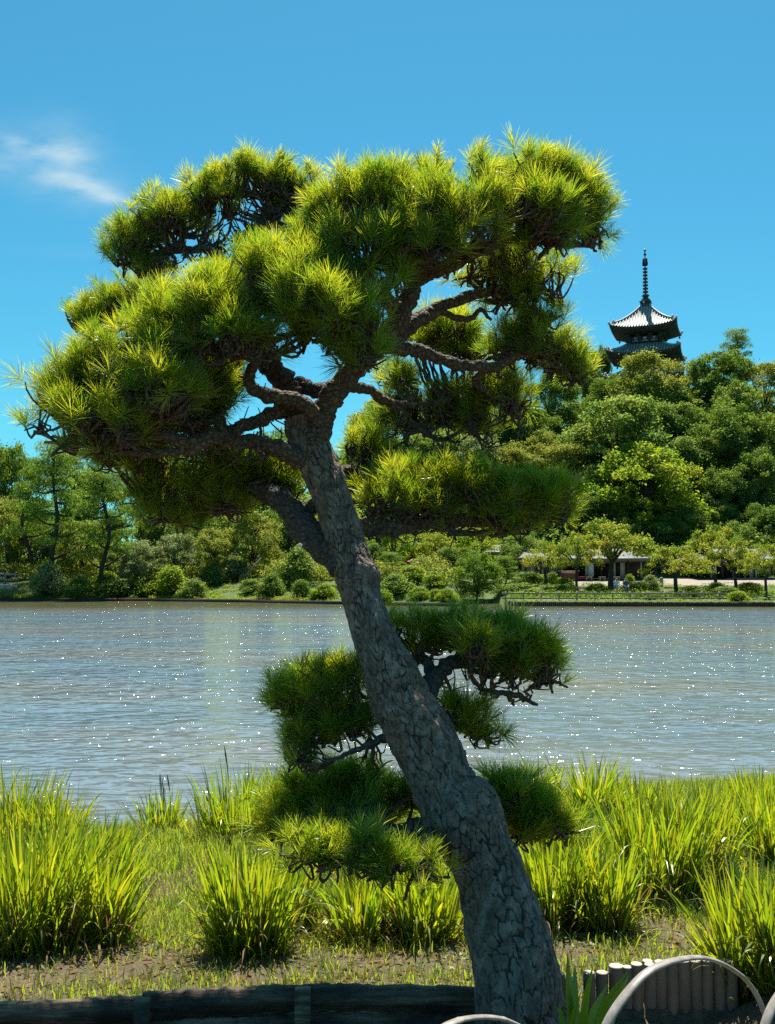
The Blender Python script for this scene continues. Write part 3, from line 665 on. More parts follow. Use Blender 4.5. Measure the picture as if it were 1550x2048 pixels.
# ------------------------------------------------------------------ iris clumps on the near bank
def blades(g, n, Rb, L0, wid, lean=.18, curl=.5, fall=.12, seg=8, ell=.7):
    a = g.random(n) * 2 * math.pi; r = Rb * np.sqrt(g.random(n))
    base = np.stack([r * np.cos(a), r * np.sin(a) * ell, np.zeros(n)], 1)
    az = a + g.normal(size=n) * .9; th0 = np.abs(lean * g.normal(size=n)) + .28 * r / max(Rb, .01) * g.random(n)
    kap = curl * g.random(n) ** 2.2; fl = g.random(n) < fall; kap[fl] += 1.2 + 1.3 * g.random(fl.sum())
    L = L0 * (.42 + .58 * g.random(n) ** .8)
    t = np.linspace(0, 1, seg)[None]
    th = th0[:, None] + kap[:, None] * t ** 2.2
    dz = np.cos(th); dr = np.sin(th)
    ds = L[:, None] / (seg - 1)
    cum = lambda q: np.concatenate([np.zeros((n, 1)), np.cumsum((q[:, 1:] + q[:, :-1]) / 2 * ds, 1)], 1)
    z = cum(dz); h = cum(dr)
    P = base[:, None] + np.stack([h * np.cos(az)[:, None], h * np.sin(az)[:, None], z], 2)
    tw = az[:, None] + math.pi / 2 + .9 * g.normal(size=(n, 1)) + .5 * g.normal(size=(n, 1)) * t
    wd = wid * (.7 + .5 * g.random((n, 1))) * np.minimum(1, (1.02 - t) * 2.6) ** .7 * (.75 + .25 * np.minimum(1, t * 4))
    h_ = np.stack([np.cos(tw) * wd / 2, np.sin(tw) * wd / 2, 0 * tw], 2)
    V = np.stack([P - h_, P + h_], 2).reshape(-1, 3)
    b = (np.arange(n)[:, None] * seg + np.arange(seg - 1)[None]).reshape(-1, 1) * 2
    Q = b + np.array([[0, 1, 3, 2]])
    tint = np.clip(.40 + .26 * g.normal(size=(n, 1)) + .25 * (t - .4) * g.random((n, 1)), 0, 1)
    return V, Q, np.repeat(tint.ravel(), 2)

IRIS = [  # px, py of the base, half width px, height px, leaves, label
    (45, 1898, 130, 285, 300, 'broad iris clump filling the left edge of the bank, nearest the timber edging'),
    (190, 1885, 76, 235, 170, 'iris clump with pale bent leaves right beside the broad clump at the left edge'),
    (25, 1705, 100, 180, 210, 'tall iris clump against the water at the far left edge'),
    (115, 1700, 60, 150, 130, 'iris clump against the water, second from the left edge'),
    (205, 1775, 50, 160, 130, 'iris clump in the middle of the left group, left of the bare grassy gap'),
    (322, 1678, 44, 112, 80, 'small lone iris clump at the water with dark brown seed stalks'),
    (120, 1800, 100, 190, 220, 'iris clump between the left edge clumps and the waterside clumps'),
    (470, 1690, 84, 175, 170, 'iris clump against the water, just left of the pine needle pads'),
    (550, 1655, 70, 140, 130, 'iris clump against the water, partly behind the lower left pine pads'),
    (498, 1900, 84, 260, 210, 'upright iris clump with brown leaf bases right of the bare grassy gap'),
    (575, 1862, 56, 190, 130, 'iris clump tucked between the upright clump and the shaded ones under the pine'),
    (730, 1880, 80, 185, 150, 'shaded iris clump under the lowest left pine pads'),
    (850, 1880, 76, 195, 150, 'shaded iris clump touching the left side of the pine trunk'),
    (1112, 1852, 76, 220, 170, 'iris clump right beside the pine trunk on its right side'),
    (1205, 1858, 64, 190, 140, 'iris clump leaning right with orange-tipped leaves, above the log stakes'),
    (1315, 1795, 110, 245, 270, 'tallest iris clump in the middle of the right bank'),
    (1400, 1775, 72, 215, 170, 'iris clump joined to the right side of the tallest clump'),
    (1190, 1645, 56, 150, 120, 'slim iris clump at the water right of the pine, left of the tallest clump'),
    (1075, 1605, 56, 100, 90, 'low iris clump at the water just behind the right pine pad'),
    (1490, 1700, 70, 140, 140, 'loose iris clump with bleached leaves near the right edge'),
    (1545, 1740, 56, 180, 130, 'iris clump cut by the right edge at mid bank'),
    (1500, 2000, 74, 300, 190, 'big bright iris clump in the lower right corner behind the bamboo hoop'),
    (1575, 1975, 60, 270, 120, 'iris clump cut by the right edge behind the bamboo hoops'),
    (1275, 1640, 56, 110, 100, 'iris clump at the water directly behind the tallest clump'),
    (1520, 1640, 66, 125, 120, 'iris clump at the water close to the right edge'),
    (640, 1660, 70, 130, 110, 'iris clump against the water, mostly behind the lower left pine pads'),
    (1440, 1640, 50, 95, 90, 'low iris clump at the water between the tallest clump and the right edge'),
    (1120, 1720, 50, 150, 90, 'thin iris clump on the grass behind the clump beside the trunk'),
]
for i, (px, py, hw, hh, n, lab) in enumerate(IRIS):
    g = np.random.default_rng(300 + i); P = hit_near(px, py); d = P[1]
    t = thing('iris_clump', lab, 'iris', tuple(P - [0, 0, .02]), 0, 'clumps of iris leaves on the near bank')
    Rb = S(hw, d) * .74; H = S(hh, d) * g.uniform(.84, 1.0)
    mb = MB(); V, Q, a = blades(g, int(n * 1.6), Rb, H * 1.06, .0148, .15, .80, .15); mb.add(V, Q, a=a)
    V, Q, a = blades(g, int(n * .9), Rb * 1.3, H * .62, .0125, .42, 1.0, .2); mb.add(V, Q, a=np.clip(a + .1, 0, 1))
    mb.build('leaves', M['iris'], t)
    mb = MB(); V, Q, a = blades(g, int(n * .46) + 10, Rb * 1.15, H * .7, .012, .5, 1.3, .6); mb.add(V, Q, a=a); mb.build('withered_leaves', M['dead'], t)
    if i in (5, 7):
        mb = MB()
        for k in range({5: 4, 7: 1}[i]):
            x, y = g.uniform(-.5, .5) * Rb, g.uniform(-.4, .4) * Rb; top = H * g.uniform(1.0, 1.22)
            A = np.array([[x, y, 0], [x + .01, y, top * .6], [x + g.uniform(-.04, .04), y, top]])
            mb.tube(spline(A, 10), [.003] * 7 + [.005, .007, .003], 6)
        mb.build('seed_stalk', M['wood_dark'], t)
# fan of young leaves close to the camera
P = W(1180, 2120, 3.35); t = thing('iris_clump', 'fan of fresh broad iris leaves at the bottom edge, right beside the trunk foot', 'iris', tuple(P), 0, 'clumps of iris leaves on the near bank')
mb = MB()
for px, py, w_, bx, by in ((1135, 1905, 15, 1150, 2120), (1150, 1930, 17, 1158, 2120), (1185, 1935, 15, 1165, 2120), (1258, 1938, 20, 1180, 2120), (1257, 1950, 21, 1205, 2130), (1215, 1968, 17, 1172, 2120), (1160, 1992, 12, 1140, 2110), (1118, 2005, 10, 1132, 2110), (1142, 1965, 14, 1146, 2120), (1195, 2010, 12, 1178, 2120)):
    a, b = W(bx, by, 3.35), W(px, py, 3.35 + random.uniform(-.08, .1)); c = (a + b) / 2 + np.array([-(b - a)[2] * .02 + (b - a)[0] * -.10, 0, .02])
    A = spline(np.array([a, c, b]), 12) - P; tt = np.linspace(0, 1, 12); wd = S(w_, 3.35) * np.minimum(1, (1.01 - tt) * 2.2) ** .75 / 2
    off = np.array([1., .35 * random.uniform(-1, 1), 0]) * wd[:, None]; fold = np.array([0, .004, 0])
    V = np.stack([A - off, A + fold, A + off], 1).reshape(-1, 3); b_ = np.arange(11)[:, None] * 3
    mb.add(V, np.concatenate([b_ + [0, 1, 4, 3], b_ + [1, 2, 5, 4]]), a=random.uniform(.1, .35))
mb.build('leaves', M['iris'], t, smooth=True)

# short grass, ground cover and litter: nobody could count it
def scatter(n, dens, g, x0=-5.2, x1=6, y0=4.38, y1=12.4):
    X = g.uniform(x0, x1, n * 5); Y = y0 + (y1 - y0) * g.random(n * 5) ** 1.15
    Z = near(X, Y); k = (Z > .0) & (g.random(n * 5) < dens(X, Y)) & (np.abs(X) < Y * .46 + .8)
    return np.stack([X, Y, Z], 1)[k][:n]
g = np.random.default_rng(77)
lush = lambda X, Y: sstep(4.8, 6.6, Y) * (.22 + .78 * sstep(.44, .58, fbm(X * 1.1 + 3, Y * 1.1, 4))) + (.35 * sstep(.46, .6, fbm(X * 1.6, Y * 1.6 + 9, 4)) + .06)
B = scatter(150000, lush, g); n = len(B)
az = g.random(n) * 6.283; hgt = (.03 + .085 * g.random(n) ** 2) * (.75 + .9 * sstep(5.5, 8.5, B[:, 1])); ln = .2 + .9 * g.random(n)
tip = B + np.stack([np.cos(az) * hgt * ln, np.sin(az) * hgt * ln, hgt], 1); mid = B + np.stack([np.cos(az) * hgt * ln * .3, np.sin(az) * hgt * ln * .3, hgt * .62], 1)
wv = np.stack([-np.sin(az), np.cos(az), 0 * az], 1) * (.0016 + .0022 * g.random(n))[:, None]
V = np.stack([B - wv, B + wv, mid - wv * .8, mid + wv * .8, tip - wv * .1, tip + wv * .1], 1).reshape(-1, 3); b = np.arange(n)[:, None] * 6
mb = MB(); mb.add(V, np.concatenate([b + [0, 1, 3, 2], b + [2, 3, 5, 4]]), a=np.repeat(np.clip(g.normal(.5, .25, n), 0, 1), 6))
tag(mb.build('short_grass', M['grass']), 'short bright grass growing between the iris clumps on the bank', 'grass', kind='stuff')

def chips(name, n, dens, m_, lab, cat, s0, s1, up=.01, y1=12.4, tilt=.5):
    B = scatter(n, dens, g, y1=y1); k = len(B)
    nrm = g.normal(size=(k, 3)) * tilt; nrm[:, 2] = 1; nrm /= np.linalg.norm(nrm, axis=1)[:, None]
    u = np.cross(nrm, g.normal(size=(k, 3))); u /= np.linalg.norm(u, axis=1)[:, None]; v = np.cross(nrm, u)
    s = (s0 + (s1 - s0) * g.random(k))[:, None]; c = B + nrm * up * (.4 + g.random((k, 1)))
    V = np.stack([c - u * s, c - v * s * .45 - u * .1 * s, c + u * s + nrm * s * .25, c + v * s * .45], 1).reshape(-1, 3)
    mb = MB(); mb.add(V, np.arange(k * 4).reshape(-1, 4), a=np.repeat(g.random(k), 4)); tag(mb.build(name, M[m_]), lab, cat, kind='stuff')
M['cover'] = leaf_mat('ground_cover', (.07, .13, .04), (.14, .19, .09), (.12, .22, .03), (.25, .3, .06), .35, .03, .45)
chips('ground_cover', 9000, lambda X, Y: .15 + .85 * sstep(.48, .6, fbm(X * 1.3 + 40, Y * 1.3, 4)), 'cover', 'small round-leaved ground cover creeping over the soil', 'ground cover', .008, .022, .018)
chips('leaf_litter', 9000, lambda X, Y: .3 + .7 * sstep(.45, .6, fbm(X * 2 + 11, Y * 2, 3)), 'dead', 'dry leaf litter and husks scattered on the brown soil', 'leaf litter', .008, .03, .012, 9)
M['pebble'] = solid('pebbles', (.34, .29, .23), (.2, .16, .12), 30, .9, .4)
B = scatter(900, lambda X, Y: .5 + 0 * X, g, y1=7.5); mb = MB()
oc = np.array([[1, 0, 0], [0, 1, 0], [-1, 0, 0], [0, -1, 0], [0, 0, .7], [0, 0, -.7]], float); ft = [[0, 1, 4], [1, 2, 4], [2, 3, 4], [3, 0, 4], [1, 0, 5], [2, 1, 5], [3, 2, 5], [0, 3, 5]]
for q in B: mb.add(oc * g.uniform(.004, .014) * g.uniform(.7, 1.3, (6, 3)) + q + [0, 0, .004], T=ft)
tag(mb.build('soil_crumbs', M['pebble'], smooth=False), 'clods and small pebbles lying on the brown soil', 'pebbles', kind='stuff')

# ------------------------------------------------------------------ timber edging, log stakes, bamboo hoops
M['edge'] = plank_mat()
M['log'] = solid('grey_log', (.30, .215, .15), (.12, .08, .054), 10, .85, .6, .006, scl=(1, 1, .18), detail=6)
M['log_end'] = solid('sawn_log_end', (.55, .48, .38), (.40, .33, .25), 40, .8, .4, .004)
M['bamboo'] = solid('split_bamboo', (.38, .335, .30), (.17, .14, .12), 24, .4, .3, .003, scl=(1, 1, 1))
ed = thing('timber_edging', 'low dark timber edging of weathered planks and posts, left of the trunk foot', 'edging', tuple(W(480, 2030, 4.28)))
E0 = np.array(ed.location)
def board(x0, y0, x1, y1, d0, d1, hh=.098):
    a, b = W(x0, y0, d0), W(x1, y1, d1); n = 70; t = np.linspace(0, 1, n)
    C = a + (b - a) * t[:, None]; C[:, 2] += .012 * (fbm(t * 7 + x0, t * 0, 4) - .5)
    V = []
    for q, (oy, oz) in enumerate(((0, 0), (.042, 0), (.042, -hh), (0, -hh), )):
        V.append(C + np.array([0, oy, oz]) + np.stack([0 * t, .006 * (fbm(t * 20 + q * 9 + x0, t * 0 + q, 3) - .5), .012 * (fbm(t * 22 + 5 * q, t * 0 + 3, 4) - .5)], 1))
    V = np.stack(V, 1).reshape(-1, 3) - E0; i = np.arange(n - 1)[:, None]; j = np.arange(4)[None]
    Q = np.stack([i * 4 + (j + 1) % 4, i * 4 + j, (i + 1) * 4 + j, (i + 1) * 4 + (j + 1) % 4], -1).reshape(-1, 4)
    mb = MB(); mb.add(V, np.vstack([Q, [[0, 1, 2, 3], [n * 4 - 1, n * 4 - 2, n * 4 - 3, n * 4 - 4]]])); mb.build('plank', M['edge'], ed)
board(-260, 2022, 296, 1999, 4.22, 4.28); board(284, 1990, 622, 1975, 4.285, 4.27); board(618, 1974, 955, 1982, 4.27, 4.28)
board(-260, 2076, 300, 2054, 4.225, 4.29, .1); board(284, 2044, 622, 2030, 4.293, 4.28, .1); board(618, 2027, 955, 2036, 4.28, 4.29, .1)
for x, y, wd in ((286, 1997, .064), (606, 1976, .068), (-90, 2012, .06)):
    p_ = W(x, y, 4.23) - E0; mb = MB(); mb.box(p_ + [0, -.012, -.14], (wd, .05, .285), .04, .94); mb.build('post', M['edge'], ed)
p_ = W(962, 1976, 4.22) - E0; mb = MB(); mb.box(p_ + [0, 0, -.15], (.05, .05, .3), .05, .96); tag(mb.build('post', M['wood_grey'], ed), 'pale grey end post')

LOGS = [(1140, 1956, 12), (1178, 1944, 12), (1204, 1944, 12), (1232, 1931, 15), (1254, 1933, 10), (1273, 1927, 12), (1300, 1928, 12), (1320, 1923, 12), (1343, 1921, 13), (1366, 1920, 13), (1390, 1920, 12), (1414, 1919, 12), (1438, 1920, 12), (1462, 1921, 12), (1120, 1946, 10), (1295, 1921, 11)]
LL = ['first log stake right of the trunk foot', 'second log stake from the trunk, behind the fan of iris leaves', 'third log stake from the trunk', 'thickest log stake, fourth from the trunk', 'slim log stake right of the thickest one',
      'sixth log stake from the trunk, just left of the bamboo hoop', 'log stake behind the rising left limb of the tall hoop', 'log stake under the left shoulder of the tall hoop', 'log stake left of the crown of the tall hoop', 'log stake below the crown of the tall hoop',
      'log stake right of the crown of the tall hoop', 'log stake third from the right end under the hoop', 'log stake second from the right end under the hoop', 'last log stake at the right end, beside the corner iris clump', 'low short log end tucked against the trunk', 'log end peeping up behind the front row']
for i, (px, py, r) in enumerate(LOGS):
    d = 4.33 if i < 14 else 4.42; p_ = W(px, py, d); rad = S(r, d)
    t = thing('log_stake', LL[i], 'log stake', tuple(p_ - [0, 0, .30]), random.random() * 6, 'row of log stakes edging the bank')
    mb = MB(); k = 20; g2 = np.random.default_rng(i)
    A = np.array([[0, 0, -.30], [.002, 0, .05], [0, .002, .15], [.001, 0, .25], [0, 0, .296]])
    mb.tube(spline(A, 12), np.append(np.full(11, rad), rad * .93), k, .10, i, cap=False); mb.build('log', M['log'], t, smooth=True)
    mb = MB(); mb.lathe([(rad * .93, .296), (rad * .88, .300), (rad * .5, .301), (.001, .3005)], k=k); mb.build('sawn_end', M['log_end'], t)

def hoop(pts, lab, w_, th=.006):
    C = spline(np.array([np.append(W(x, y, d), S(ww * .62, d)) for x, y, d, ww in pts]), 60)
    o0 = C[0, :3].copy(); P = C[:, :3] - o0
    d_, u_, v_ = frames(P)
    # the strip's flat face looks outward from the arch, rounded like split cane
    cen = P.mean(0) - [0, 0, .1]; nrm = P - cen; nrm -= (nrm * d_).sum(1)[:, None] * d_; nrm /= np.linalg.norm(nrm, axis=1)[:, None]
    side = np.cross(d_, nrm); V = []
    k = 10
    for a in np.arange(k) / k * 2 * math.pi:
        V.append(P + side * (C[:, 3:4] * .5 * math.cos(a)) + nrm * (th * math.sin(a) + .0012 * np.exp(-((np.linspace(0, 4, 60) % 1 - .5) / .03) ** 2))[:, None])
    V = np.stack(V, 1).reshape(-1, 3); i = np.arange(59)[:, None]; j = np.arange(k)[None]
    Q = np.stack([i * k + (j + 1) % k, i * k + j, (i + 1) * k + j, (i + 1) * k + (j + 1) % k], -1).reshape(-1, 4)
    mb = MB(); mb.add(V, Q); o = mb.build('bamboo_hoop', M['bamboo'], smooth=True, loc=tuple(o0)); tag(o, lab, 'garden hoop', 'bamboo hoops of the low path fence')
hoop([(1180, 2180, 2.62, 40), (1208, 2062, 2.64, 38), (1255, 1985, 2.68, 36), (1310, 1935, 2.74, 34), (1390, 1915, 2.84, 32), (1450, 1930, 2.92, 25), (1500, 1970, 2.98, 22), (1530, 2030, 3.02, 20), (1545, 2100, 3.04, 19), (1548, 2200, 3.04, 19)], 'tall bent bamboo hoop arching over the log stakes at the lower right', .03)
hoop([(840, 2160, 2.66, 38), (870, 2075, 2.68, 37), (910, 2044, 2.72, 35), (965, 2034, 2.8, 33), (1020, 2043, 2.86, 31), (1060, 2075, 2.9, 30), (1085, 2160, 2.92, 29)], 'bent bamboo hoop showing only its top at the bottom edge below the trunk', .03)
hoop([(1500, 2190, 2.62, 40), (1522, 2080, 2.64, 38), (1552, 2000, 2.68, 36), (1610, 1940, 2.74, 34), (1700, 1915, 2.84, 32), (1790, 1950, 2.95, 30), (1840, 2040, 3.0, 28), (1850, 2190, 3.02, 28)], 'bamboo hoop just entering at the right edge, beside the tall one', .03)
# ------------------------------------------------------------------ far vegetation
def leaves_on(g, blobs, n, ls, zmin=-.55, asp=.6, shell=.55, upb=.5, spread=1.0):
    """leaf-sized faces spread through the outer shell of many small clumps"""
    b = np.asarray(blobs, float); wgt = (b[:, 3] * b[:, 4] + b[:, 5] * b[:, 3]) ** .9
    idx = g.choice(len(b), n, p=wgt / wgt.sum()); q = b[idx]
    nd = g.normal(size=(n, 3)); nd /= np.linalg.norm(nd, axis=1)[:, None]
    bad = nd[:, 2] < zmin; nd[bad, 2] *= -1
    rho = shell + (1.08 - shell) * g.random(n) ** .55
    loose = np.where(g.random(n) < .3 * (spread > .6), 2.2, .6)[:, None]
    P = q[:, :3] + nd * q[:, 3:6] * rho[:, None] + g.normal(size=(n, 3)) * ls * loose * (1, 1, spread)
    nr = .8 * nd + np.array([0, 0, upb]) + .75 * g.normal(size=(n, 3)); nr /= np.linalg.norm(nr, axis=1)[:, None]
    u = np.cross(nr, g.normal(size=(n, 3))); u /= np.linalg.norm(u, axis=1)[:, None]; v = np.cross(nr, u)
    s = (ls * (.45 + .95 * g.random(n) ** 1.5))[:, None]
    V = np.stack([P - u * s, P - v * s * asp + nr * s * .12, P + u * s, P + v * s * asp + nr * s * .12], 1).reshape(-1, 3)
    bt = g.normal(0, .22, len(b)); tint = np.clip(.45 + bt[idx] + .18 * g.normal(size=n), 0, 1)
    return V, np.arange(n * 4).reshape(-1, 4), np.repeat(tint, 4)

def hidden_proto(name):
    o = bpy.data.objects.new(name, None); o.empty_display_size = .2; return o     # linked only when first placed
class Proto:
    def __init__(s, crown, trunk): s.crown, s.trunk = crown, trunk
def proto(kind, seed, n=9000, ls=.022):
    g = np.random.default_rng(seed); B = []; TB = MB()
    if kind in ('broad', 'feather'):
        k = 70 if kind == 'broad' else 64
        for i in range(k):
            a = g.random() * 6.283; zz = g.random() ** .75; rr = math.sqrt(max(0, 1 - (2 * abs(zz - .42) / 1.22) ** 2)) * (.72 + .38 * g.random())
            rr *= g.random() ** .30 * g.uniform(.85, 1.12)
            s_ = .04 + .085 * g.random() ** 1.4
            fl = .85 if kind == 'broad' else .5
            B.append((.46 * rr * math.cos(a), .46 * rr * math.sin(a), .12 + .80 * zz, s_ * g.uniform(.7, 1.4), s_ * g.uniform(.7, 1.4), s_ * fl * g.uniform(.7, 1.5)))
        for i in range(9):
            e = B[g.integers(len(B))]; TB.tube(spline(np.array([[0, 0, .15 + .03 * i], [e[0] * .5, e[1] * .5, e[2] * .55 + .1], e[:3]]), 8), np.linspace(.013, .003, 8), 5, .2, i)
        TB.tube(spline(np.array([[0, 0, -.12], [.01, 0, .1], [-.01, .01, .35], [.01, 0, .7]]), 10), np.linspace(.03, .008, 10), 7, .2, seed)
        up, shell, asp = .3, .35, .6
    elif kind == 'cherry':
        for i in range(46):
            a = g.random() * 6.283; rr = g.random() ** .55; zz = 1 - .42 * rr ** 1.6 - .30 * g.random() ** 1.5
            s_ = .07 + .06 * g.random(); B.append((.72 * rr * math.cos(a), .72 * rr * math.sin(a), max(.46, zz - .08 + .10 * g.random()), s_ * g.uniform(.8, 1.6), s_ * g.uniform(.8, 1.6), s_ * g.uniform(.3, .6)))
        lean = g.normal() * .05
        TB.tube(spline(np.array([[-lean, 0, -.08], [0, 0, .15], [lean * .5, .02, .42]]), 9), np.linspace(.052, .036, 9), 8, .3, seed)
        for i in range(12):
            e = B[i * 3]; TB.tube(spline(np.array([[lean * .5, .02, .36 + .01 * (i % 4)], [e[0] * .45, e[1] * .45, .50 + .1 * g.random()], [e[0] * .95, e[1] * .95, e[2] - .01]]), 9), np.linspace(.026, .004, 9), 6, .35, i)
        up, shell, asp = .9, .2, .55
    elif kind == 'pine':
        bend = g.normal(size=2) * .05
        tr = spline(np.array([[0, 0, -.06], [.02, 0, .2], [bend[0], bend[1], .5], [-bend[0] * .5, 0, .8], [0, 0, .97]]), 16)
        TB.tube(tr, np.linspace(.030, .008, 16), 8, .25, seed)
        for i in range(19):
            z = .30 + .66 * (i / 18) ** .9; a = i * 2.4 + g.random(); L_ = (.36 * (1.12 - z) ** .75 + .03) * (.65 + .5 * g.random())
            e = np.array([L_ * math.cos(a), L_ * math.sin(a), z + .02]); c0 = tr[int(np.clip((z - .04) * 16, 0, 15))]
            TB.tube(spline(np.array([c0, (c0 + e) / 2 + [0, 0, -.02], e]), 7), np.linspace(.010, .003, 7), 5, .3, i)
            for j in range(3):
                s_ = .055 + .05 * g.random(); B.append((e[0] * (.55 + .28 * j) + g.normal() * .03, e[1] * (.55 + .28 * j) + g.normal() * .03, z + .03 + g.normal() * .012, s_ * 1.45, s_ * 1.45, s_ * .52))
        up, shell, asp = 1.0, .35, .35
    elif kind == 'shrub':
        for i in range(26):
            a = g.random() * 6.283; zz = g.random(); rr = math.sqrt(1 - zz * zz) * (.8 + .25 * g.random())
            s_ = .15 + .09 * g.random(); B.append((.42 * rr * math.cos(a), .42 * rr * math.sin(a), .08 + .72 * zz, s_, s_, s_ * .8))
        B.append((0, 0, .4, .36, .36, .40))
        for i in range(6):
            a = i * 1.05; TB.tube(np.array([[.03 * math.cos(a), .03 * math.sin(a), -.1], [.16 * math.cos(a), .16 * math.sin(a), .2], [.3 * math.cos(a), .3 * math.sin(a), .5]]), [.02, .015, .006], 5)
        up, shell, asp = .5, .6, .6
    V, Q, t = leaves_on(g, B, n, ls, upb=up, shell=shell, asp=asp, spread={'cherry': .8, 'pine': .5}.get(kind, 1.0))
    C_ = MB(); C_.add(V, Q, a=t); c = C_.build('crown', M['mid']); T_ = TB.build('trunk', M['bark_far'], smooth=True)
    cm, tm = c.data, T_.data
    bpy.data.objects.remove(c); bpy.data.objects.remove(T_); return Proto(cm, tm)
PR = {'broad': [proto('broad', 1, 26000, .0135), proto('broad', 2, 26000, .0135), proto('broad', 3, 22000, .0150)],
      'feather': [proto('feather', 4, 18000, .0135), proto('feather', 5, 18000, .0135)],
      'cherry': [proto('cherry', 6, 8000, .021), proto('cherry', 7, 8000, .021), proto('cherry', 8, 8000, .021)],
      'pine': [proto('pine', 9, 15000, .0125), proto('pine', 10, 15000, .0125), proto('pine', 13, 15000, .0125)],
      'shrub': [proto('shrub', 11, 6500, .034), proto('shrub', 12, 6500, .034)]}
_mc = {}
def plant(kind, mt_, P, H, Rr, label, group, var=None, name=None, cat=None, rz=None):
    pr = PR[kind][(var if var is not None else random.randrange(99)) % len(PR[kind])]
    key = (id(pr), mt_)
    if key not in _mc:
        me = pr.crown.copy(); me.materials.clear(); me.materials.append(M[mt_]); _mc[key] = me
    half = {'broad': .5, 'feather': .5, 'cherry': .78, 'pine': .36, 'shrub': .5}[kind]
    nm = name or {'pine': 'garden_pine', 'shrub': 'shrub', 'cherry': 'cherry_tree'}.get(kind, 'broadleaf_tree')
    t = thing(nm, label, cat or ('shrub' if kind == 'shrub' else 'tree'), tuple(P), random.random() * 6.28 if rz is None else rz, group)
    an = (random.uniform(.82, 1.28), random.uniform(.82, 1.28)) if kind == 'shrub' else (random.uniform(.93, 1.08), random.uniform(.93, 1.08))
    t.scale = (Rr / half * an[0], Rr / half * an[1], H)
    for pn, me in (('trunk' if kind != 'shrub' else 'stems', pr.trunk), ('crown' if kind != 'shrub' else 'foliage', _mc[key])):
        o = bpy.data.objects.new(pn, me); COL.objects.link(o); o.parent = t
    return t

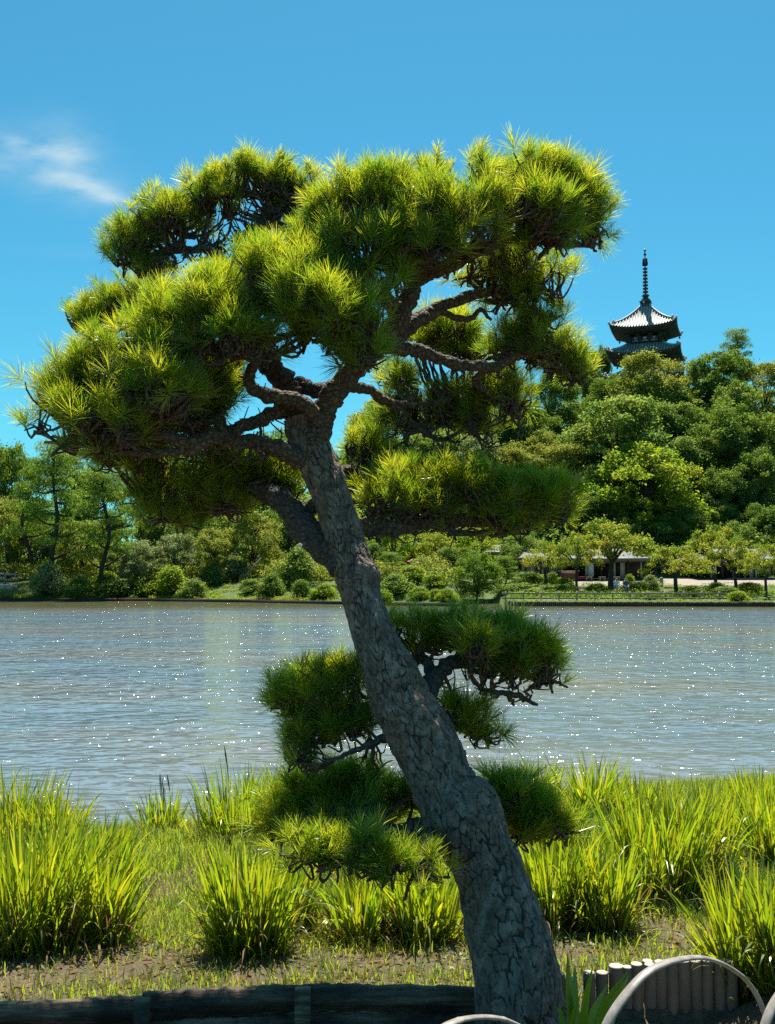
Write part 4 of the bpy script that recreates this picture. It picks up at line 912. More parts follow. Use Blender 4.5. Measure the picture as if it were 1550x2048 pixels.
GH = 'trees of the wood on the hillside'
HILL = [  # kind, leaves, px, top py, base py, half width px, label
    ('broad', 'dark', 1196, 684, 775, 34, 'small dark tree on the crest just left of the pagoda eaves'),
    ('broad', 'mid', 1168, 706, 800, 44, 'bushy tree on the crest, second left of the pagoda, beside the right pine pad'),
    ('feather', 'olive', 1300, 706, 822, 84, 'feathery olive-green tree standing directly in front of the pagoda'),
    ('broad', 'dark', 1450, 692, 845, 66, 'tall dark tree on the crest right of the pagoda'),
    ('pine', 'dark', 1474, 664, 800, 40, 'wispy dark pine top rising highest on the crest at the right'),
    ('broad', 'mid', 1400, 722, 830, 40, 'round green tree on the crest right against the pagoda right eave'),
    ('feather', 'olive', 1530, 722, 850, 60, 'lighter tree on the crest at the right edge'),
    ('broad', 'dark', 1112, 738, 870, 58, 'dark tree on the crest partly behind the right pine pad'),
    ('feather', 'mid', 1235, 792, 905, 112, 'wide spreading green tree at mid slope below the pagoda'),
    ('broad', 'mid', 1345, 800, 905, 66, 'mid-green tree on the slope below the pagoda, right of the wide spreading one'),
    ('broad', 'dark', 1462, 805, 945, 84, 'large dark-hearted tree on the slope at the right, above the yellowing patch'),
    ('broad', 'lime', 1292, 886, 1075, 108, 'big round tree with yellow-green top at the middle of the hill foot'),
    ('feather', 'olive', 1128, 888, 1010, 66, 'yellowish tree on the slope left of the big round one'),
    ('feather', 'olive', 1036, 880, 985, 66, 'pale yellowish tree above the right-hand lower pine pad'),
    ('broad', 'silver', 955, 862, 985, 62, 'grey-green thin tree with bare limbs showing behind the pine'),
    ('broad', 'mid', 868, 850, 970, 70, 'grey-green tree on the slope behind the middle of the pine'),
    ('broad', 'olive', 776, 790, 925, 92, 'rounded grey-olive tree on the skyline right of the pine fork'),
    ('broad', 'dark', 1056, 800, 925, 62, 'dark tree on the slope behind the right pine pads, high up'),
    ('broad', 'mid', 1170, 850, 960, 50, 'vine-hung bright tree between the wide spreading tree and the yellowish one'),
    ('broad', 'dark', 1432, 935, 1045, 62, 'dark tree on the lower slope right of the big round one'),
    ('broad', 'dark', 1506, 900, 1030, 62, 'very dark tree on the lower slope near the right edge'),
    ('broad', 'cherry', 1528, 945, 1000, 24, 'small tree with yellowing orange leaves near the right edge'),
    ('broad', 'mid', 1440, 1000, 1075, 46, 'round bright bush tree at the foot of the slope at the right'),
    ('broad', 'dark', 1530, 1010, 1095, 54, 'dark tree at the foot of the slope at the right edge'),
    ('broad', 'dark', 1190, 985, 1080, 58, 'dark tree at the hill foot left of the big round one'),
    ('broad', 'dark', 1375, 1015, 1095, 60, 'dark tree at the hill foot behind the tea house'),
    ('broad', 'mid', 985, 775, 905, 70, 'green tree near the crest behind the right pine pads'),
    ('feather', 'mid', 1555, 815, 945, 66, 'green tree at mid slope cut by the right edge'),
    ('broad', 'mid', 1110, 960, 1065, 60, 'green tree at the hill foot behind the bright end of the lower right pine pad'),
    ('broad', 'dark', 1250, 860, 960, 60, 'dark tree just above the big round one'),
    ('broad', 'mid', 1385, 868, 985, 66, 'green tree touching the right shoulder of the big round one'),
    ('broad', 'mid', 900, 785, 905, 70, 'green tree on the skyline behind the pine, between its two right limbs'),
    ('broad', 'mid', 1010, 940, 1060, 66, 'green tree low on the hill behind the lower right pine pad'),
    ('broad', 'dark', 905, 930, 1055, 66, 'dark tree low on the hill behind the lower right pine pad, nearer the trunk'),
    ('broad', 'mid', 820, 910, 1040, 66, 'green tree low on the hill just right of the pine trunk'),
    ('broad', 'mid', 1475, 760, 890, 56, 'green tree below the wispy pine top on the right crest'),
    ('broad', 'dark', 1320, 1040, 1110, 56, 'dark bush tree right behind the tea house roof'),
    ('broad', 'dark', 1240, 1035, 1110, 56, 'dark bush tree behind the large cherry on the shore'),
    ('broad', 'mid', 1480, 1045, 1110, 50, 'bush tree behind the long roof at the right'),
    ('broad', 'mid', 740, 860, 985, 66, 'green tree on the slope seen close right of the pine trunk'),
    ('broad', 'olive', 1090, 860, 965, 50, 'olive tree at mid slope left of the vine-hung one'),
    ('broad', 'mid', 1330, 760, 860, 60, 'green tree under the right end of the pagoda'),
    ('broad', 'dark', 1215, 745, 850, 46, 'dark tree under the left end of the pagoda'),
]
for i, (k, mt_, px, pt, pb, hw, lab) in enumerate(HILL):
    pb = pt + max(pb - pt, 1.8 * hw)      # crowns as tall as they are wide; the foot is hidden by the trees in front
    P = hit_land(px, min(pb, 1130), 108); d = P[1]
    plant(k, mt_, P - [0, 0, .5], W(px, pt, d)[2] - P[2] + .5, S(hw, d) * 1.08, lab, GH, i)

GL = 'trees of the garden wood on the left shore'
LEFT = [  # kind, leaves, px, top, base, half width, distance, label
    ('pine', 'farpine', 105, 900, 1142, 66, 97, 'tall garden pine with tiered pads, left of the two on the left shore'),
    ('pine', 'farpine', 206, 940, 1165, 64, 95, 'tall garden pine with leaning trunk, right of the two on the left shore'),
    ('pine', 'farpine', 62, 925, 1150, 50, 101, 'bright-topped pine behind the bridge at the far left'),
    ('broad', 'dark', 20, 872, 1150, 60, 112, 'tall dark tree on the skyline at the left edge'),
    ('pine', 'dark', 130, 905, 1140, 56, 112, 'dark pine behind the two tall garden pines'),
    ('pine', 'dark', 262, 890, 1140, 44, 114, 'thin dark pine on the skyline right of the garden pines'),
    ('broad', 'mid', 185, 925, 1140, 56, 110, 'green tree filling the gap between the two garden pines'),
    ('feather', 'olive', 15, 985, 1160, 60, 104, 'yellowish loose tree above the bridge'),
    ('feather', 'olive', 160, 1040, 1160, 60, 102, 'low yellowish tree between the trunks of the garden pines'),
    ('broad', 'silver', 275, 1075, 1170, 56, 96, 'grey-green leafy tree right of the garden pines'),
    ('feather', 'silver', 350, 1065, 1165, 60, 97, 'light loose tree in the middle of the left shore'),
    ('feather', 'olive', 430, 1050, 1160, 60, 98, 'loose tree with a dark bent trunk on the left shore'),
    ('broad', 'mid', 320, 1010, 1150, 70, 108, 'green tree behind the light loose tree on the left shore'),
    ('broad', 'mid', 420, 1000, 1145, 70, 108, 'green tree under the lower left pine pad'),
    ('feather', 'olive', 505, 1020, 1155, 66, 100, 'yellow-green tree left of the thatched arbour'),
    ('broad', 'mid', 580, 990, 1140, 70, 110, 'green tree behind the thatched arbour'),
    ('broad', 'dark', 60, 1010, 1160, 60, 108, 'dark tree low behind the bridge'),
    ('broad', 'mid', 545, 862, 1120, 80, 124, 'tree of the back row left of the pine trunk'),
    ('broad', 'mid', 470, 866, 1120, 76, 122, 'tall tree of the back row behind the left fork limbs of the pine'),
    ('broad', 'dark', 345, 892, 1125, 70, 121, 'tall dark tree of the back row above the lower left pine pads'),
    ('broad', 'mid', 400, 925, 1120, 80, 118, 'tree of the back row seen through the lower left pine pads'),
    ('broad', 'olive', 690, 1010, 1140, 70, 104, 'olive tree right of the thatched arbour, behind the trunk'),
    ('feather', 'lime', 790, 1045, 1150, 66, 97, 'bright loose tree just right of the pine trunk on the far shore'),
    ('feather', 'cherry', 870, 1060, 1160, 56, 96, 'thin tree with reddish leaves on the far shore, above the promontory'),
    ('feather', 'lime', 950, 1050, 1150, 66, 99, 'bright loose tree above the large shore pine'),
    ('broad', 'mid', 1050, 1060, 1140, 56, 104, 'green tree left of the tea house'),
    ('broad', 'dark', 740, 1080, 1160, 50, 95, 'dark small tree at the right side of the pine trunk on the far shore'),
    ('broad', 'dark', 910, 1090, 1165, 50, 94, 'dark small tree behind the large shore pine'),
    ('broad', 'dark', 235, 1085, 1160, 44, 101, 'dark tree between the garden pines and the grey-green tree'),
    ('broad', 'dark', 385, 1085, 1160, 44, 104, 'dark tree in the shade behind the light loose tree'),
    ('broad', 'dark', 480, 1085, 1160, 44, 105, 'dark tree behind the round azaleas, left of the arbour'),
]
for i, (k, mt_, px, pt, pb, hw, d, lab) in enumerate(LEFT):
    P = W(px, pb, d); P[2] = float(land(P[0], d)) - .15
    top = W(px, pt, d)[2]
    plant(k, mt_, P, top - P[2], S(hw, d) * 1.05, lab, GL, i)

GS = 'shrubs along the far shore'
SHR = [  # leaves, px, top, base, half width, distance, label
    ('silver', 94, 1134, 1200, 36, 93.6, 'big greyish bush at the end of the bridge'),
    ('azalea', 215, 1146, 1172, 26, 96, 'flat bright azalea between the garden pine trunks'),
    ('azalea', 286, 1148, 1180, 27, 94.5, 'clipped azalea dome, left one on the left shore'),
    ('lime', 345, 1144, 1202, 30, 92.8, 'large ball-shaped bush at the water on the left shore'),
    ('mid', 425, 1132, 1172, 24, 96, 'dark clipped dome on the rise of the left shore'),
    ('mid', 385, 1168, 1204, 20, 91.5, 'small loose bush right of the ball-shaped one'),
    ('mid', 160, 1160, 1203, 26, 93.6, 'loose bush at the foot of the garden pines'),
    ('dark', 240, 1170, 1204, 34, 93.2, 'dark low bush at the water between pine and ball-shaped bush'),
    ('azalea', 318, 1158, 1180, 18, 95, 'small yellowish dome between two bushes on the left shore'),
    ('mid', 500, 1160, 1185, 20, 91, 'low bush on the grass slope left of the arbour'),
    ('dark', 545, 1155, 1200, 22, 88.5, 'dark bush on the slope just below the arbour'),
    ('dark', 605, 1170, 1205, 22, 86.5, 'dark bush at the water below the arbour'),
    ('azalea', 650, 1180, 1207, 18, 85.5, 'small bright bush close to the left side of the pine trunk'),
    ('silver', 470, 1110, 1160, 26, 97, 'pale bush behind the slope left of the arbour'),
    ('mid', 600, 1100, 1160, 30, 92, 'clipped dark bush in front of the arbour'),
    ('azalea', 770, 1184, 1212, 20, 80.0, 'rounded azalea at the water right of the pine trunk'),
    ('mid', 792, 1158, 1198, 28, 83, 'dark azalea behind the one at the water, right of the trunk'),
    ('lime', 822, 1150, 1182, 24, 86, 'bright azalea in the middle of the promontory'),
    ('azalea', 838, 1176, 1200, 17, 81, 'small round azalea on the lit grass of the promontory'),
    ('azalea', 870, 1166, 1190, 22, 83.5, 'azalea at the back of the promontory'),
    ('azalea', 892, 1184, 1210, 20, 79, 'azalea at the tip of the promontory'),
    ('azalea', 873, 1182, 1203, 13, 80, 'smallest azalea, left of the one at the promontory tip'),
    ('mid', 845, 1120, 1160, 32, 90, 'loose bush carrying pink flowers above the promontory'),
    ('mid', 1052, 1146, 1168, 32, 92, 'wide clipped hedge bush left of the tea house counter'),
    ('mid', 1104, 1146, 1170, 16, 92, 'round clipped bush right of the wide hedge bush'),
    ('azalea', 1130, 1158, 1172, 17, 90, 'low bush at the left end of the steps'),
    ('mid', 1040, 1168, 1184, 34, 86, 'low planting behind the fence at its left end'),
    ('mid', 1110, 1170, 1186, 34, 86, 'low planting behind the fence below the round clipped bush'),
    ('dark', 1195, 1168, 1186, 20, 87.5, 'dark low bush left of the two seated people'),
    ('dark', 1275, 1164, 1184, 24, 88, 'dark low hedge right of the two seated people'),
    ('silver', 1302, 1152, 1180, 18, 89, 'tuft of pale strappy leaves beside the stone post'),
    ('azalea', 1258, 1150, 1165, 10, 93, 'small round bush on the path edge above the seated people'),
    ('mid', 1432, 1166, 1186, 22, 87, 'bush with brownish base beneath the fifth cherry'),
    ('cherry', 1500, 1166, 1186, 26, 87, 'yellowish bush between the two right-hand cherries'),
    ('mid', 1385, 1172, 1192, 26, 84, 'low bush right of the leaning cherry'),
    ('lime', 1478, 1194, 1214, 15, 77.8, 'bright tuft of leaves hanging over the stake wall'),
    ('mid', 1300, 1186, 1200, 26, 82, 'grassy bush behind the fence, left of the leaning cherry'),
    ('mid', 1455, 1178, 1198, 24, 83, 'low bush behind the right end of the fence'),
]
for i, (mt_, px, pt, pb, hw, d, lab) in enumerate(SHR):
    P = W(px, pb, d); P[2] = float(land(P[0], d)) - .06
    H = max(S(pb - pt, d), W(px, pt, d)[2] - P[2])
    plant('shrub', mt_, P, H * 1.08, S(hw, d) * 1.15, lab, GS, i)
    if 'pink' in lab:
        mb = MB(); g = np.random.default_rng(8)
        for _ in range(26):
            a = g.random() * 6.28; mb.add(np.array([[1, 0, 0], [0, 1, .3], [-1, 0, 0], [0, -1, .3], [0, 0, .8]]) * .05 + [.45 * math.cos(a) * g.random(), .42 * math.sin(a), .3 + .7 * g.random()], [[0, 1, 2, 3]], [[0, 1, 4], [1, 2, 4], [2, 3, 4], [3, 0, 4]])
        mb.build('blossoms', M['pink'], [o for o in COL.objects if o.get('label') == lab][0])
# the pine that overhangs the inlet, and a small cloud-pruned one
for px, pt, pb, hw, d, lab in ((955, 1100, 1208, 56, 85.5, 'broad dark shore pine hanging over the water in the inlet'), (782, 1112, 1176, 34, 88, 'small cloud-pruned pine just right of the trunk on the far shore'), (1012, 1120, 1196, 30, 88, 'shore pine just left of the fence')):
    P = W(px, pb, d); P[2] = float(land(P[0], d)); 
    if P[2] < 0: P[2] = .05
    plant('broad' if px == 955 else 'pine', 'farpine', P - [0, 0, .4 * (px == 955)], W(px, pt, d)[2] - P[2] + .3, S(hw, d), lab, 'pines on the far shore', 1, 'garden_pine')
GC = 'cherry trees along the right shore'
CH = [  # px, top, base, half width, distance, label, variant
    (1092, 1085, 1172, 46, 91, 'cherry tree at the left end of the tea house, beside the bright pine pad'),
    (1153, 1062, 1184, 54, 87, 'cherry tree in front of the tea house counter'),
    (1222, 1030, 1178, 92, 89, 'largest cherry tree, in front of the tea house roof'),
    (1352, 1092, 1190, 66, 85, 'leaning cherry tree with orange-tinged flat crown right of the tea house'),
    (1430, 1048, 1176, 60, 90, 'tall pale cherry tree in front of the long roof at the right'),
    (1472, 1070, 1186, 56, 87, 'cherry tree right beside the tall pale one'),
    (1532, 1088, 1196, 48, 83, 'cherry tree closest to the right edge'),
]
for i, (px, pt, pb, hw, d, lab) in enumerate(CH):
    P = W(px, pb, d); P[2] = float(land(P[0], d)) - .05
    plant('cherry', 'cherry', P, W(px, pt, d)[2] - P[2] + .2, S(hw, d) * 1.05, lab, GC, i)

# undergrowth and the far wood: nobody could count these
g = np.random.default_rng(55)
def mass(name, m_, lab, cat, blobs, n, ls):
    V, Q, t = leaves_on(g, blobs, n, ls, upb=.5, shell=.45); mb = MB(); mb.add(V, Q, a=t); tag(mb.build(name, M[m_]), lab, cat, kind='stuff')
bl = []
for _ in range(800):
    y = g.uniform(112, 153); x = g.uniform(-34, .47 * y); s_ = g.uniform(1.2, 2.6); bl.append((x, y, float(land(x, y)) + s_ * .5, s_ * 1.2, s_ * 1.2, s_))
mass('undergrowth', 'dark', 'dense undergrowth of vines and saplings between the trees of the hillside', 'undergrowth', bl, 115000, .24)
bl = []
for _ in range(420):
    x = g.uniform(-110, 2); y = g.uniform(117, 128); s_ = g.uniform(1.2, 2.2); bl.append((x, y, g.uniform(2, 7.5 + 2 * vnoise(x * .15, 3)), s_ * 1.3, s_, s_ * .8))
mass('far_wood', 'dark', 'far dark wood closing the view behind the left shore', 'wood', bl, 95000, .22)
bl = []
for _ in range(420):
    x = g.uniform(-46, 7.5); s0 = float(shore_y(np.array([x]))[0]); y = s0 + g.uniform(5.5, 15); s_ = g.uniform(.35, .95); bl.append((x, y, float(land(x, y)) + s_ * .6 + g.uniform(0, 1.1), s_ * 1.3, s_, s_ * .9))
mass('bank_thicket', 'olive', 'loose green thicket along the top of the left bank behind the azaleas', 'thicket', bl, 60000, .11)
bl = []
for _ in range(520):
    x = g.uniform(-44, 5.3); s0 = float(shore_y(np.array([x]))[0]); y = s0 + .25 + 5.5 * g.random() ** 1.7
    if fbm(x * .35, y * .35, 3) < .40: continue
    s_ = g.uniform(.10, .26); bl.append((x, y, float(land(x, y)) + s_ * .15, s_ * 2.6, s_ * 2, s_ * .9))
mass('bank_grass', 'lime', 'bright rough grass on the sloping bank of the left shore', 'grass', bl, 42000, .055)
bl = []
for _ in range(460):
    x = g.uniform(10, 42); s0 = float(shore_y(np.array([x]))[0]); y = s0 + g.choice([g.uniform(.4, 2.4), g.uniform(4.5, 8), g.uniform(5, 14.5)]); s_ = g.uniform(.15, .48) if y - s0 > 3 else g.uniform(.08, .16); bl.append((x, y, float(land(x, y)) + s_ * .2, s_ * 2.2, s_, s_ * .9))
mass('shore_planting', 'azalea', 'low leafy planting beside the rail fence on the right shore', 'ground cover', bl, 45000, .06)

# ------------------------------------------------------------------ shore works
mb = MB(); g = np.random.default_rng(4)
X0, X1 = 9.55, 46.
x = X0
while x < X1:
    y = shore_y(np.array([x]))[0] - .10; mb.add(*tube(np.array([[x, y, -.35], [x, y, .30 + .06 * g.random()]]), .075, 7)[:1], Q=tube(np.array([[x, y, -.35], [x, y, .3]]), .075, 7)[1], T=tube(np.array([[x, y, -.35], [x, y, .3]]), .075, 7)[2]); x += .155
tag(mb.build('stake_wall', M['wood_dark']), 'dark wall of close-set stakes along the water on the right shore', 'retaining wall')
def quay(name, lab, pts, z0, z1, th, m_):
    mb = MB()
    for (xa, ya), (xb, yb) in zip(pts[:-1], pts[1:]): mb.bar((xa, ya, (z0 + z1) / 2), (xb, yb, (z0 + z1) / 2), th, z1 - z0)
    return tag(mb.build(name, m_), lab, 'bank edging')
quay('bank_edging', 'low dark board edging round the promontory and along the left shore', [(xx, float(shore_y(np.array([xx]))[0]) - .08) for xx in (-60, -36, -22, -13, -3.1, 5.35)] + [(5.62, 79.4), (6.5, 85.4)], -.3, .26, .18, M['wood_dark'])
quay('concrete_landing', 'pale concrete landing along the water at the right edge', [(29.5, 76.2), (48, 75.6)], -.3, .46, .7, M['concrete'])
fz = lambda X, Y: float(land(X, Y))
fx0, fx1, fy = W(1012, 1190, 80)[0], W(1476, 1190, 80)[0], 80.2
fn = thing('rail_fence', 'long grey two-rail wooden fence behind the stake wall on the right shore', 'fence', ((fx0 + fx1) / 2, fy, .38))
FO = np.array(fn.location); nx = 14; X = np.linspace(fx0, fx1, nx)
for xx in X: mb = MB(); mb.box(np.array([xx, fy, .38 + .32]) - FO, (.11, .10, .86), 0, .95); mb.build('post', M['wood_grey'], fn)
for z in (.92, .55): mb = MB(); mb.bar(np.array([fx0 - .3, fy - .08, z]) - FO, np.array([fx1 + .3, fy - .08, z]) - FO, .07, .12); mb.build('rail', M['wood_grey'], fn)
# steps down from the path
for i, (px0, px1, lab) in enumerate(((1136, 1200, 'broad timber steps below the tea house, left flight'), (1336, 1404, 'broad timber steps right of the stone post, right flight'))):
    a, b = W(px0, 1175, 88.5), W(px1, 1175, 88.5); t = thing('garden_steps', lab, 'steps', ((a[0] + b[0]) / 2, 88.5, .4))
    for k in range(4): mb = MB(); mb.box((0, k * .45, .30 + .18 * k), (b[0] - a[0], .42, .16)); mb.build('step', M['wood_pale'], t)
p_ = W(1323, 1170, 91); p_[2] = land(p_[0], 91)
mb = MB(); mb.lathe([(.20, 0), (.19, .1), (.17, .12), (.17, .72), (.19, .74), (.12, .84), (.02, .88)], k=8); tag(mb.build('stone_post', M['stone'], loc=tuple(p_)), 'short grey stone post at the path edge', 'post')
# bench the two people sit on
p_ = W(1243, 1183, 87.3); p_[2] = float(land(p_[0], 87.3)); BN = p_.copy()
t = thing('garden_bench', 'low backless bench under the two seated people by the water', 'bench', tuple(p_))
mb = MB(); mb.box((0, 0, .42), (2.2, .42, .07)); mb.build('seat', M['wood_dark'], t)
for sx_ in (-.85, .85): mb = MB(); mb.box((sx_, 0, .19), (.12, .36, .385)); mb.build('leg', M['wood_dark'], t)

def skinned(name, pts, edges, rad, m_, parent=None, root=0):
    me = bpy.data.meshes.new(name); me.from_pydata(pts, edges, []); o = bpy.data.objects.new(name, me); COL.objects.link(o)
    md = o.modifiers.new('skin', 'SKIN'); md.use_smooth_shade = True
    for i, r in enumerate(rad): me.skin_vertices[0].data[i].radius = (r, r)
    me.skin_vertices[0].data[root].use_root = True
    s = o.modifiers.new('sub', 'SUBSURF'); s.levels = 1; s.render_levels = 2
    me.materials.append(m_)
    if parent: o.parent = parent
    return o
def sitter(x, lab, shirt, lean, rz):
    t = thing('person', lab, 'person', (BN[0] + x, BN[1] - .05, BN[2]), rz, 'two people seated by the water')
    l = lean
    B = [(0, 0, .53), (0, -.02, .70), (l * .5, -.04, .92), (l * .7, -.05, 1.03), (l * .8, -.07, 1.12), (l * .9, -.09, 1.24),           # pelvis .. head
         (.10, -.02, .50), (.12, -.40, .50), (.12, -.44, .10), (.12, -.56, .05), (-.10, -.02, .50), (-.12, -.40, .50), (-.12, -.44, .10), (-.12, -.56, .05),
         (.18 + l * .6, -.04, .98), (.23 + l * .5, -.10, .72), (.14, -.34, .58), (-.18 + l * .6, -.04, .98), (-.23 + l * .5, -.10, .72), (-.14, -.34, .58)]
    E = [(0, 1), (1, 2), (2, 3), (3, 4), (4, 5), (0, 6), (6, 7), (7, 8), (8, 9), (0, 10), (10, 11), (11, 12), (12, 13), (2, 14), (14, 15), (15, 16), (2, 17), (17, 18), (18, 19)]
    rd = [.13, .12, .13, .055, .06, .095, .085, .065, .045, .035, .085, .065, .045, .035, .055, .042, .032, .055, .042, .032]
    skinned('body', B, E, rd, M['skin'], t)
    skinned('shirt', [B[i] for i in (0, 1, 2, 14, 15, 17, 18)], [(0, 1), (1, 2), (2, 3), (3, 4), (2, 5), (5, 6)], [.15, .145, .155, .075, .06, .075, .06], shirt, t)
    skinned('trousers', [B[i] for i in (0, 6, 7, 8, 10, 11, 12)], [(0, 1), (1, 2), (2, 3), (0, 4), (4, 5), (5, 6)], [.15, .10, .08, .06, .10, .08, .06], M['trouser'], t)
    skinned('hair', [(B[5][0], B[5][1] + .03, B[5][2] + .03), (B[5][0], B[5][1] + .05, B[5][2] - .05)], [(0, 1)], [.105, .085], M['hair'], t)
sitter(-.48, 'seated person in a white shirt, hunched to one side on the low bench', M['shirt_white'], .10, -.3)
sitter(.36, 'seated person in a blue-grey shirt and pale trousers on the low bench', M['shirt_blue'], -.02, .1)

# ------------------------------------------------------------------ tea house and the long roof
def hip_roof(mb, L_, D_, z0, z1, rl, th=.18, up=.12):
    """hipped roof with slightly hollow slopes; local x along the ridge"""
    ns = 7; V = []
    for s in range(ns):
        t = s / (ns - 1); z = z0 + (z1 - z0) * (.62 * t + .38 * t * t)
        hx = L_ / 2 + (rl / 2 - L_ / 2) * t; hy = D_ / 2 * (1 - t) + .05
        V += [(-hx, -hy, z), (hx, -hy, z), (hx, hy, z), (-hx, hy, z)]
    Q = [[s * 4 + j, s * 4 + (j + 1) % 4, (s + 1) * 4 + (j + 1) % 4, (s + 1) * 4 + j] for s in range(ns - 1) for j in range(4)]
    m_ = (ns - 1) * 4; Q.append([m_, m_ + 1, m_ + 2, m_ + 3])
    n0 = len(V); V += [(-L_ / 2, -D_ / 2, z0 - th), (L_ / 2, -D_ / 2, z0 - th), (L_ / 2, D_ / 2, z0 - th), (-L_ / 2, D_ / 2, z0 - th)]
    Q += [[n0 + j, n0 + (j + 1) % 4, (j + 1) % 4, j] for j in range(4)] + [[n0 + 3, n0 + 2, n0 + 1, n0]]
    mb.add(V, Q)
def pavilion(name, lab, px0, px1, Y, D_, eave_py, ridge_py, roof_m, posts, walls, ridge_len=.5, cat='tea house'):
    a, b = W(px0, 1160, Y), W(px1, 1160, Y); L_ = b[0] - a[0]; cx = (a[0] + b[0]) / 2
    gz = float(land(cx, Y + D_ / 2)); ze = W(px0, eave_py, Y)[2] - gz; zr = W(px0, ridge_py, Y + D_ / 2)[2] - gz
    t = thing(name, lab, cat, (cx, Y + D_ / 2, gz))
    mb = MB(); hip_roof(mb, L_, D_, ze, zr, L_ * ridge_len); rf = mb.build('roof', roof_m, t)
    mb = MB(); mb.bar((-L_ * ridge_len / 2 - .1, 0, zr + .08), (L_ * ridge_len / 2 + .1, 0, zr + .08), .3, .22); mb.build('ridge', roof_m, rf)
    n = posts
    for i in range(n):
        x_ = -L_ / 2 + .7 + (L_ - 1.4) * i / (n - 1)
        mb = MB(); mb.box((x_, -D_ / 2 + .9, (ze - .2) / 2), (.16, .16, ze - .2)); mb.build('post', M['wood_pale'] if i % 2 else M['wood_dark'], t)
    mb = MB(); mb.box((0, -D_ / 2 + .9, ze - .32), (L_ - 1.2, .10, .20)); mb.build('beam', M['wood_dark'], t)
    mb = MB(); mb.box((0, D_ / 2 - .8, (ze - .2) / 2), (L_ - 1.4, .12, ze - .2)); mb.build('back_wall', M['wood_dark'], t)
    for x0, x1, h0, h1, m_ in walls:
        mb = MB(); mb.box((x0 * L_ + (x1 - x0) * L_ / 2, -D_ / 2 + 1.05, (h0 + h1) / 2), ((x1 - x0) * L_, .08, h1 - h0)); mb.build('panel', m_, t)
    mb = MB(); mb.box((0, 0, .04), (L_ - .8, D_ - .8, .14)); mb.build('floor', M['wood_dark'], t)
    return t, L_, D_
th, tl, td = pavilion('tea_house', 'open-fronted tea house with pale hipped roof and dark interior behind the cherries', 1085, 1328, 100, 7, 1117, 1096, M['roof_pale'], 9,
    [(-.46, -.36, .1, 2.3, M['wood_grey']), (-.13, -.06, .3, 2.2, M['plaster']), (.16, .2, .1, 2.2, M['wood_pale'])])
pavilion('long_pavilion', 'long open pavilion with pale roof at the right edge behind the cherries', 1392, 1600, 101, 8, 1118, 1096, M['roof_pale'], 9, [(-.3, -.27, .5, 1.6, M['plaster']), (.05, .09, .1, 2.3, M['wood_pale'])])
pavilion('stall_hut', 'small hut with pale roof between the shore pine and the tea house', 1040, 1102, 99, 5, 1116, 1102, M['roof_pale'], 4, [(-.4, .1, .1, 2.2, M['wood_grey'])], cat='hut')
pavilion('back_hut', 'pale roof of a hut seen above the lower right pine pad', 955, 1040, 106, 6, 1104, 1088, M['roof_pale'], 4, [(-.4, .4, .1, 2.2, M['wood_dark'])], cat='hut')
c_ = W(1137, 1160, 99.6); c_[2] = float(land(c_[0], 99.6))
t = thing('serving_counter', 'red-brown serving counter at the left of the tea house', 'counter', tuple(c_)); mb = MB(); mb.box((0, 0, .5), (1.9, .5, 1.0)); mb.build('front', solid('red_brown_board', (.14, .055, .035), (.09, .035, .025), 3), t); mb = MB(); mb.box((0, 0, 1.035), (2.1, .62, .06)); mb.build('top', M['wood_pale'], t)
c_ = W(1162, 1158, 99.4); c_[2] = float(land(c_[0], 99.4))
t = thing('red_bench', 'small bench with red cloth beside the serving counter', 'bench', tuple(c_)); mb = MB(); mb.box((0, 0, .44), (.8, .5, .10)); mb.build('seat', M['red'], t)
for q in (-.3, .3): mb = MB(); mb.box((q, 0, .195), (.07, .4, .39)); mb.build('leg', M['wood_dark'], t)
for i, (px, lab) in enumerate(((1178, 'left pale stool in front of the tea house'), (1204, 'middle pale stool in front of the tea house'), (1233, 'right pale stool in front of the tea house'))):
    c_ = W(px, 1160, 99.2); c_[2] = float(land(c_[0], 99.2)); t = thing('stool', lab, 'stool', tuple(c_), .2 * i, 'stools in front of the tea house')
    mb = MB(); mb.box((0, 0, .45), (.62, .42, .06)); mb.build('seat', M['wood_pale'], t)
    for sx_ in (-.24, .24):
        for sy_ in (-.15, .15): mb = MB(); mb.box((sx_, sy_, .21), (.06, .06, .42)); mb.build('leg', M['wood_pale'], t)
# thatched arbour behind the trunk
ar, al, ad = pavilion('thatched_arbour', 'open arbour with grey thatched roof and dark posts behind the pine trunk', 588, 712, 98, 7, 1092, 1046, M['thatch'], 4, [(-.36, .3, .5, .8, M['wood_dark'])], .15, 'arbour')
# bridge at the far left
t = thing('footbridge', 'low grey footbridge with two-rail parapet at the left edge', 'bridge', (-38.5, 92.5, 0))
mb = MB()
n = 24; u_ = np.linspace(0, 1, n); P = np.stack([-10 + 13.6 * u_, -.2 + 1.6 * u_, 1.75 - .9 * u_ ** 2 * .6], 1)
for i in range(n - 1): mb.bar(P[i], P[i + 1] + (P[i + 1] - P[i]) * .02, 1.8, .42)
mb.build('deck', M['concrete'], t)
for z, hh in ((.66, .11), (1.18, .16)):
    for sy_ in (-.8, .8):
        mb = MB()
        for i in range(n - 1): mb.bar(P[i] + [0, sy_, z], P[i + 1] + [0, sy_, z], .10, hh)
        mb.build('rail', M['wood_grey'], t)
for i in range(0, n, 3):
    for sy_ in (-.8, .8): mb = MB(); mb.box(P[i] + [0, sy_, .70], (.14, .14, 1.08)); mb.build('post', M['wood_grey'], t)
for i in (3, 10, 17): mb = MB(); mb.box(P[i] + [0, 0, -1.1], (.4, 1.5, 1.8)); mb.build('pier', M['concrete'], t)
